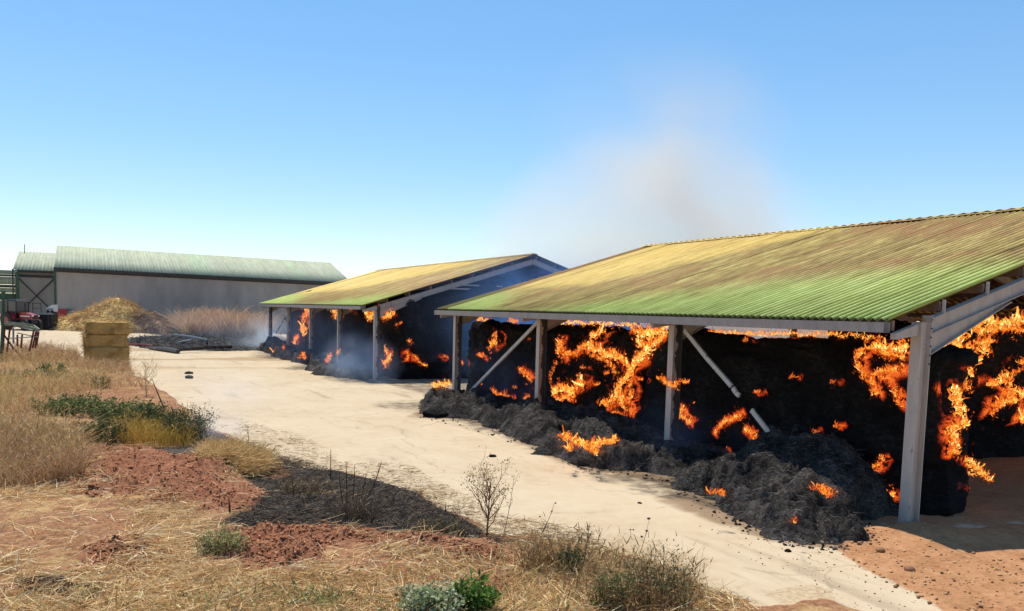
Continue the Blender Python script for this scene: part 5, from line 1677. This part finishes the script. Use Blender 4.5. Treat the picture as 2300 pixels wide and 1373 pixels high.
lump('lone black lump on the pale road left of the ash heaps', 1106, 1026, .11, 3, .4)
lump('flat black clump at the left tip of the long ash heap', 978, 936, .42, 4, .38)
lump('small dark lump on the road below the near ash heap', 1437, 1131, .05, 5, .5)
lump('little dark lump at the road edge below the middle of the near ash heap', 1770, 1239, .06, 6, .5)
lump('reddish dark clod on the soil bank right of the ash heap', 1976, 1246, .09, 7, .5, 'soil', 'soil_clod')
lump('dark clod on the soil bank nearer the bottom edge', 2042, 1290, .08, 8, .6, 'soil', 'soil_clod')

# ------------------------------------------------------------------ weeds and shrubs
def leaves(pos, d, size, width, col, curl=.25):
    n = len(pos)
    side = unit(np.cross(d, RNG.normal(size=(n, 3))))
    up = np.cross(side, d)
    a = pos
    m = pos + d * (size * .5)[:, None] + up * (size * curl * .3)[:, None]
    b = pos + d * size[:, None] - up * (size * curl * .5)[:, None]
    V = np.stack([a, m - side * (width * .5)[:, None], b, m + side * (width * .5)[:, None]], 1).reshape(-1, 3)
    F = (np.arange(n) * 4)[:, None] + np.array([[0, 1, 2, 3]])
    return V, F, np.repeat(col, 4, axis=0)

def shrub(name, label, px, py, wpx, h, nl, cols, cat='shrub', group=None, size=(.03, .08), upright=.5, stems=14, depth=.7, stemcol=(.16, .12, .07), base=0.0, crown=None, wl=.45):
    """stems fan out of the ground, leaves sit along them"""
    x, y = G(px, py)
    z = GZ(x, y)
    dist = math.hypot(x, y)
    rx = wpx / FOC * dist / 2
    t = thing(name, label, cat, (x, y, z), -HEAD, group)
    ns = stems
    st_v = []
    LP, LD = [], []
    bs, bd, bl, bb = [], [], [], []
    for s in range(ns):
        ox, oy = RNG.uniform(-1, 1) * rx * .85, RNG.uniform(-1, 1) * rx * depth * .7
        hh = h * RNG.uniform(.55, 1.05) * (1 - .35 * (ox / max(rx, .01)) ** 2)
        d = unit(np.array([[RNG.normal() * (1 - upright) * .6, RNG.normal() * (1 - upright) * .6, 1.0]]))[0]
        bend = np.array([RNG.normal() * .16 * hh, RNG.normal() * .16 * hh, -.05 * hh])
        bs.append((ox, oy, -.03)); bd.append(d); bl.append(hh); bb.append(bend)
        k = max(3, nl // ns)
        tt = base + (1 - base) * RNG.random(k) ** .8
        LP.append(np.array([ox, oy, -.03])[None] + d[None] * (hh * tt)[:, None] + bend[None] * (tt ** 2)[:, None] + RNG.normal(size=(k, 3)) * np.array([.05, .05, .03]) * (.4 + hh))
        LD.append(unit(np.stack([RNG.normal(size=k), RNG.normal(size=k), RNG.normal(size=k) * .5 + upright], 1)))
    bs, bd, bl, bb = np.array(bs), np.array(bd), np.array(bl), np.array(bb)
    V, F, C = ribbons(bs, bd, bl, np.full(ns, max(.008, .011)), bb, np.tile(np.array([stemcol]), (ns, 1)) * RNG.uniform(.6, 1.3, (ns, 1)), 4, .35)
    V2, F2, C2 = ribbons(bs, bd, bl, np.full(ns, .011), bb, np.tile(np.array([stemcol]), (ns, 1)), 4, .35)
    V, F, C = join([(V, F, C), (V2, F2, C2)])
    np_mesh('stem', V, F, M['blades'], t, col=C)['kind'] = 'stuff'
    LP, LD = np.concatenate(LP), np.concatenate(LD)
    LP[:, 2] = np.maximum(LP[:, 2], .01)
    n = len(LP)
    sz = RNG.uniform(*size, n)
    V, F, C = leaves(LP, LD, sz, sz * RNG.uniform(wl * .7, wl * 1.3, n), pick(np.array(cols), n))
    np_mesh('foliage', V, F, M['leaf'], t, col=C)['kind'] = 'stuff'
    return t

GRN = [[.085, .15, .045], [.12, .20, .06], [.06, .105, .03], [.17, .23, .08]]
DGR = [[.055, .085, .04], [.075, .11, .055], [.04, .06, .03], [.11, .135, .065]]
OLV = [[.11, .16, .05], [.15, .20, .07], [.20, .22, .09], [.08, .12, .04], [.30, .26, .11]]
SAGE = [[.36, .38, .15], [.44, .45, .20], [.27, .31, .11], [.52, .48, .24]]
BRT = [[.10, .19, .035], [.14, .25, .05], [.07, .13, .03]]
DRYL = [[.30, .18, .08], [.38, .25, .11], [.22, .12, .06], [.44, .31, .15]]
shrub('green_shrub', 'low spreading green shrub on the left bank, widest of the green patches', 178, 950, 140, .66, 3000, OLV, size=(.05, .12), stems=110, depth=1.0, upright=.3)
shrub('green_shrub', 'green shrub patch adjoining the widest one on its right side', 286, 954, 126, .66, 2600, OLV, size=(.05, .12), stems=100, depth=1.0, upright=.3)
shrub('green_shrub', 'dark green upright weeds beside the road above the amber grass', 408, 992, 110, 1.0, 2600, DGR, size=(.04, .10), stems=70, depth=.8, upright=.75, wl=.3)
shrub('green_shrub', 'thin dark weed stems at the road tip of the left bank', 452, 988, 36, 1.05, 520, DGR, size=(.03, .07), stems=14, upright=.8, wl=.3)
shrub('green_shrub', 'dull green shrub below the red earth strip on the left bank', 226, 1006, 104, .72, 3200, [[.10, .115, .045], [.14, .15, .06], [.07, .08, .035]], size=(.04, .09), stems=44, depth=.8, upright=.5)
shrub('green_shrub', 'small dark green bush in the dry grass far up the left bank', 122, 872, 52, .75, 800, GRN, size=(.06, .14), stems=24, upright=.4)
shrub('green_shrub', 'small olive bush behind the arching dry branch', 228, 896, 30, .6, 420, [[.10, .13, .05], [.14, .16, .07]], size=(.05, .11), stems=16, upright=.4)
shrub('green_shrub', 'faded green low plants at the left edge beside the yellow patch', 30, 868, 90, .45, 800, [[.17, .18, .07], [.22, .22, .09]], size=(.06, .13), stems=36, depth=1, upright=.3)
shrub('green_shrub', 'dusky green shrub between the green patches and dark weeds', 340, 970, 80, .85, 2400, [[.06, .085, .04], [.09, .11, .05]], size=(.04, .1), stems=30, upright=.5)
shrub('sage_plant', 'small pale green tuft on the red soil in the foreground', 502, 1258, 112, .42, 1500, SAGE, size=(.02, .06), stems=120, depth=.6, upright=.6, wl=.3, cat='plant')
shrub('sage_plant', 'grey green woolly leaved plant at the bottom edge', 966, 1392, 120, .42, 2600, [[.30, .34, .17], [.38, .41, .23], [.20, .25, .11], [.48, .48, .31]], size=(.03, .07), stems=60, depth=.9, upright=.4, wl=.75, cat='plant')
shrub('leafy_weed', 'bright green leafy weed beside the woolly plant at the bottom edge', 1062, 1388, 76, .46, 1500, BRT, size=(.04, .11), stems=34, depth=.8, upright=.6, wl=.35, cat='weed')
shrub('leafy_weed', 'dark green weed bush in the right clump at the bottom', 1480, 1376, 150, .60, 950, [[.10, .13, .055], [.15, .17, .08], [.07, .09, .04]], size=(.02, .055), stems=60, depth=.7, upright=.7, cat='weed')
shrub('leafy_weed', 'green weed left of the bottom right clump', 1372, 1384, 90, .6, 1000, [[.11, .15, .055], [.15, .19, .075], [.08, .11, .04]], size=(.02, .055), stems=36, upright=.7, cat='weed')
shrub('leafy_weed', 'small dark green weed behind the dry stems right of the red soil', 1276, 1290, 56, .44, 900, DGR, size=(.025, .06), stems=20, upright=.6, cat='weed')
shrub('dry_shrub', 'tangled rusty dry stems right of the red soil', 1225, 1286, 130, .62, 900, DRYL, size=(.02, .05), stems=110, depth=.6, upright=.35, stemcol=(.30, .17, .08), wl=.3)
shrub('dry_shrub', 'brown tangle of dry weed under the green weeds at the bottom right', 1440, 1385, 250, .62, 1700, DRYL, size=(.02, .05), stems=190, depth=.5, upright=.2, stemcol=(.32, .19, .09), wl=.3)
shrub('dry_shrub', 'sooty dry bush standing on the black scorched verge', 800, 1166, 120, .75, 500, [[.08, .06, .04], [.16, .11, .06]], size=(.02, .05), stems=110, depth=.6, upright=.35, stemcol=(.17, .12, .07), wl=.3)
shrub('dry_shrub', 'olive grass tuft at the right point of the scorched verge', 1000, 1200, 110, .34, 400, [[.14, .12, .06], [.09, .08, .04]], size=(.04, .1), stems=70, depth=.4, upright=.3, stemcol=(.14, .12, .06), wl=.2)
shrub('dry_shrub', 'tangled dry grass at the left part of the scorched verge', 690, 1108, 120, .42, 500, DRYL, size=(.02, .06), stems=80, depth=.6, upright=.2, stemcol=(.24, .17, .10), wl=.3)

def stalk(name, label, px, py, top, col=(.12, .075, .045), r=.009, heads=0, hs=.03, branches=0, cat='weed', blen=.3, leafn=0, leafc=None, group=None, bend=.1, spread=.5, sub=2):
    """one woody weed: a bent main stem, forked twigs, seed heads"""
    x, y = G(px, py)
    z = GZ(x, y)
    dist = x * ST + y * CT
    tx = (top[0] - px) / FOC * dist
    hh = (py - top[1]) / FOC * dist
    t = thing(name, label, cat, (x, y, z), -HEAD, group)
    k = NTcol(col)
    m = MB()
    main = [Vector((tx * (u + bend * math.sin(u * 3.1)), .1 * math.sin(u * 2.2) * hh * .3, -.04 + hh * u)) for u in np.linspace(0, 1, 7)]
    m.tube(main, [r * (1.25 - .85 * i / 6) for i in range(7)], 5)
    m.build('stem', k, t)
    tips = [main[-1]]
    if branches:
        b = MB()
        def fork(p, d, L, rr, lev):
            pts = [p]
            q = p.copy()
            dd = d.copy()
            for i in range(4):
                dd = (dd + Vector((random.gauss(0, .16), random.gauss(0, .16), .10))).normalized()
                q = q + dd * L / 4
                pts.append(q.copy())
            b.tube(pts, [rr * (1 - .17 * i) for i in range(5)], 4)
            tips.append(pts[-1])
            if lev > 0:
                for _ in range(sub):
                    s_ = random.choice(pts[2:])
                    fork(s_, (dd + Vector((random.gauss(0, .55), random.gauss(0, .55), random.uniform(0, .3)))).normalized(), L * random.uniform(.45, .65), rr * .6, lev - 1)
        for i in range(branches):
            u = random.uniform(.25, .95)
            p = main[0].lerp(main[-1], 0) if False else main[int(u * 6)]
            a = random.uniform(0, 2 * math.pi)
            fork(p, Vector((math.cos(a) * spread, math.sin(a) * spread, .8)).normalized(), blen * random.uniform(.6, 1.1), r * .6, 1 if sub else 0)
        b.build('twigs', k, t)['kind'] = 'stuff'
    if heads:
        for i in range(heads):
            p = tips[i % len(tips)] + Vector((random.gauss(0, .015), random.gauss(0, .015), 0))
            h = MB()
            h.tube([p - Vector((0, 0, hs * .7)), p - Vector((0, 0, hs * .2)), p + Vector((0, 0, hs * .4)), p + Vector((0, 0, hs * .6))], [hs * .2, hs * .8, hs, hs * .3], 6)
            h.build('seed_head', NTcol((.045, .03, .022)), t)
    if leafn:
        P = np.array([[*random.choice(tips)] for _ in range(leafn)]) + RNG.normal(size=(leafn, 3)) * .05
        s = RNG.uniform(.012, .045, leafn)
        V, F, C = leaves(P, unit(RNG.normal(size=(leafn, 3))), s, s * .5, pick(np.array(leafc or DRYL), leafn))
        np_mesh('foliage', V, F, M['leaf'], t, col=C)['kind'] = 'stuff'
    return t

_nt = {}
def NTcol(c):
    if c not in _nt:
        _nt[c] = plain('stem_brown_%d' % len(_nt), c, .85, .25, 20)
    return _nt[c]

stalk('dry_bush', 'tall dry forked bush at the right point of the scorched verge', 1093, 1208, (1098, 1076), (.20, .10, .055), .015, 0, .03, 18, 'bush', .52, 900, [[.40, .26, .12], [.5, .36, .18], [.28, .15, .07], [.22, .10, .05]], spread=.75)
stalk('dry_bush', 'low side branch weed left of the tall dry forked bush', 1050, 1180, (1020, 1140), (.17, .10, .06), .008, 0, .03, 5, 'bush', .25, 50, spread=.8)
stalk('dead_stalk', 'dark bent stalk rising over the road above the green shrubs', 372, 930, (342, 858), (.10, .06, .04), .022, 0, .03, 0, bend=.05)
stalk('dry_bush', 'pale feathery dry bush arching over the road right of the bales', 330, 905, (325, 856), (.40, .28, .14), .014, 0, .03, 16, 'bush', .8, 600, [[.46, .34, .17], [.54, .42, .22], [.38, .26, .12]], spread=1.1)
stalk('thistle', 'thin leaning stalk with dark heads over the road at the right', 1212, 1200, (1244, 1122), (.12, .09, .05), .006, 3, .018, 2, blen=.16, spread=.6, sub=0)
stalk('thistle', 'tall thin stalk with a pair of dark seed heads in front of the road', 1437, 1240, (1456, 1156), (.16, .12, .07), .005, 4, .024, 2, blen=.12, spread=.5, sub=0)
stalk('thistle', 'short stalk with dark seed heads left of the paired heads', 1419, 1210, (1415, 1184), (.16, .12, .07), .004, 2, .018, 0, sub=0)
stalk('dead_stalk', 'upright knobbly dry stalk between the dry stems and the road', 1305, 1290, (1322, 1168), (.20, .13, .07), .008, 0, .02, 7, blen=.14, leafn=60, spread=.6, sub=1)
stalk('dead_stalk', 'arched dry stem bending over at the right clump', 1300, 1255, (1400, 1222), (.30, .20, .10), .009, 0, .02, 0, bend=.25)
for i, (a, b, tpx) in enumerate(((1446, 1372, (1440, 1258)), (1490, 1370, (1486, 1235)), (1520, 1368, (1508, 1250)), (1400, 1372, (1412, 1262)), (1545, 1366, (1530, 1270)))):
    stalk('weed_stem', ['tall thin weed stem second from the left of the bottom right clump', 'tallest thin weed stem in the bottom right clump', 'thin weed stem right of the tallest one in the bottom clump', 'leftmost thin weed stem of the bottom right clump', 'rightmost thin weed stem of the bottom right clump'][i], a, b, tpx, (.17, .13, .07), .006, 0, .02, 9, 'weed', .2, 150, [[.12, .14, .06], [.2, .17, .08], [.3, .2, .1]], 'thin stems of the bottom right weed clump', spread=.6, sub=1)
for i, (a, b, tpx) in enumerate(((770, 1130, (760, 1056)), (780, 1132, (776, 1034)), (792, 1130, (796, 1040)), (806, 1132, (822, 1060)), (820, 1128, (856, 1032)), (742, 1075, (742, 1004)), (516, 1160, (514, 1124)), (660, 1120, (656, 1072)), (776, 1196, (775, 1130)), (948, 1200, (946, 1150)))):
    stalk('burnt_stalk', ['short black stalk, first of the five burnt ones standing together', 'tallest black stalk of the five burnt ones standing together', 'black stalk in the middle of the five burnt ones', 'leaning black stalk, fourth of the five burnt ones', 'long stalk slanting right from the burnt bush', 'single dark stalk against the pale road above the burnt bush', 'short dark stub in the red soil left of the scorched verge', 'dark stalk in the dry tangle on the scorched verge', 'dark stalk rising in front of the burnt bush', 'pale thin stalk on the right part of the scorched verge'][i], a, b, tpx,
          (.05, .035, .028) if i < 9 else (.2, .16, .1), .011 if i != 6 else .018, 0, .02, 3 if i == 4 else 0, 'stalk', .25, 0, None, 'burnt stalks on the scorched verge', sub=0)

for i, (a, b, tpx, c_) in enumerate(((1128, 1215, (1152, 1060), (.28, .19, .10)), (560, 1008, (556, 960), (.12, .09, .06)))):
    stalk('dead_stalk', ['thin pale stem beside the tall dry forked bush', 'thin dark stem on the road edge left of the straw mound'][i], a, b, tpx, c_, .006, 0, .02, 4, blen=.2, leafn=30, sub=0)

# ------------------------------------------------------------------ smoke (volumes round the places where it rises)
def smoke(label, loc, scale, density, color, nscale, rot=(0, 0, 0), **kw):
    n, m = 20, 12
    V, F = [], []
    for i in range(m + 1):
        for j in range(n):
            a, b = math.pi * i / m, 2 * math.pi * j / n
            V.append((math.sin(a) * math.cos(b), math.sin(a) * math.sin(b), math.cos(a)))
    V = np.array(V)
    F = [(i * n + j, (i + 1) * n + j, (i + 1) * n + (j + 1) % n, i * n + (j + 1) % n) for i in range(1, m - 1) for j in range(n)]
    T = [(0, n + j, n + (j + 1) % n) for j in range(n)] + [(m * n, (m - 1) * n + (j + 1) % n, (m - 1) * n + j) for j in range(n)]
    o = np_mesh('smoke', V, [np.array(F), np.array(T)], smoke_material('smoke', density, color, nscale, **kw))
    o.location, o.scale, o.rotation_euler = loc, scale, rot
    return tag(o, label, None, None, 'stuff')

BLUE = (.40, .58, .98)
pl = PY(1500, 500, 45.0)
smoke('grey brown smoke plume rising behind the near shed roof', (pl[0] + 1.5, 46.0, pl[2] - 4.5), (16, 8, 11.5), .26, (.89, .86, .80), .13, power=.9, aniso=.1, lo=.33, hi=.68, soft=.35)
smoke('thin upper part of the smoke plume drifting up over the near shed', (pl[0] + 1.5, 47.0, pl[2] + 3.5), (11.5, 8, 10), .09, (.84, .80, .73), .13, power=.9, aniso=.1, lo=.36, hi=.72, soft=.12)
pl2 = PY(1260, 560, 50.0)
smoke('faint haze of smoke trailing left over the middle shed', (pl2[0] - 3, 52.0, pl2[2] - 1), (16, 8, 6), .035, (.85, .83, .78), .16, power=.9, aniso=.1, lo=.36, hi=.7, soft=.15)
smoke('blue smoke drifting in front of the middle shed gable', (21.0, 36.6, 3.2), (8.5, 3.0, 4.2), .035, BLUE, .35, power=.8, lo=.3, hi=.65, soft=.3)
sx_, sy_ = G(800, 856)
smoke('pale blue smoke low on the ash before the nearest post of the middle shed', (sx_ + .6, sy_ + 1.5, .7), (1.8, 5.0, 1.8), .34, (.55, .72, 1.0), .8, power=1.2, lo=.38, hi=.66, soft=.15)
smoke('bright blue smoke in the gap between the two open sheds', (20.5, 33.4, 2.9), (7.0, 2.6, 4.2), .28, (.20, .46, 1.0), .45, power=1.0, lo=.35, hi=.65, soft=.25)
smoke('blue smoke hanging along the front of the middle shed', (12.2, 50, 1.4), (2.0, 14, 2.6), .045, BLUE, .4, power=.8, lo=.35, hi=.65, soft=.25)
sx_, sy_ = G(590, 790)
smoke('white smoke rising at the far end of the middle shed', (sx_ + .4, sy_ + 1.5, .9), (3.2, 3.4, 2.4), .75, (.82, .89, .98), .5, power=1.6, lo=.4, hi=.7, soft=.15)
smoke('thin bluish smoke over the ash bed before the barn', (9.0, 78, 1.2), (7.5, 9, 2.2), .026, (.66, .77, .95), .25, power=1.0, lo=.4, hi=.65, soft=.2)
sx_, sy_ = G(485, 985)
smoke('wisp of white smoke at the road tip of the scorched verge', (sx_, sy_, .3), (1.2, 1.8, .7), .5, (.78, .87, 1.0), 1.2, power=1.5, lo=.4, hi=.65, soft=.1)
sx_, sy_ = G(440, 925)
smoke('faint white smoke drifting over the road beside the dark weeds', (sx_ + 1.0, sy_ + 1, .5), (2.2, 3.6, 1.0), .12, (.9, .92, 1.0), .8, power=1.3, lo=.35, hi=.65, soft=.2)
smoke('blue smoke in the far bay of the near shed', (12.8, 25.7, .9), (1.4, 4.3, 1.7), .12, BLUE, .7, power=1.0, lo=.4, hi=.65, soft=.15)
smoke('blue smoke low on the stacks around the third post of the near shed', (12.5, 15.2, .6), (1.2, 3.0, 1.1), .16, BLUE, .9, power=1.1, lo=.42, hi=.66, soft=.1)
smoke('pale smoke under the near shed roof seen over the stack tops', (23, 21, 2.8), (9, 10, 1.5), .025, (.9, .85, .78), .3, power=.8, lo=.3, hi=.65, soft=.4)
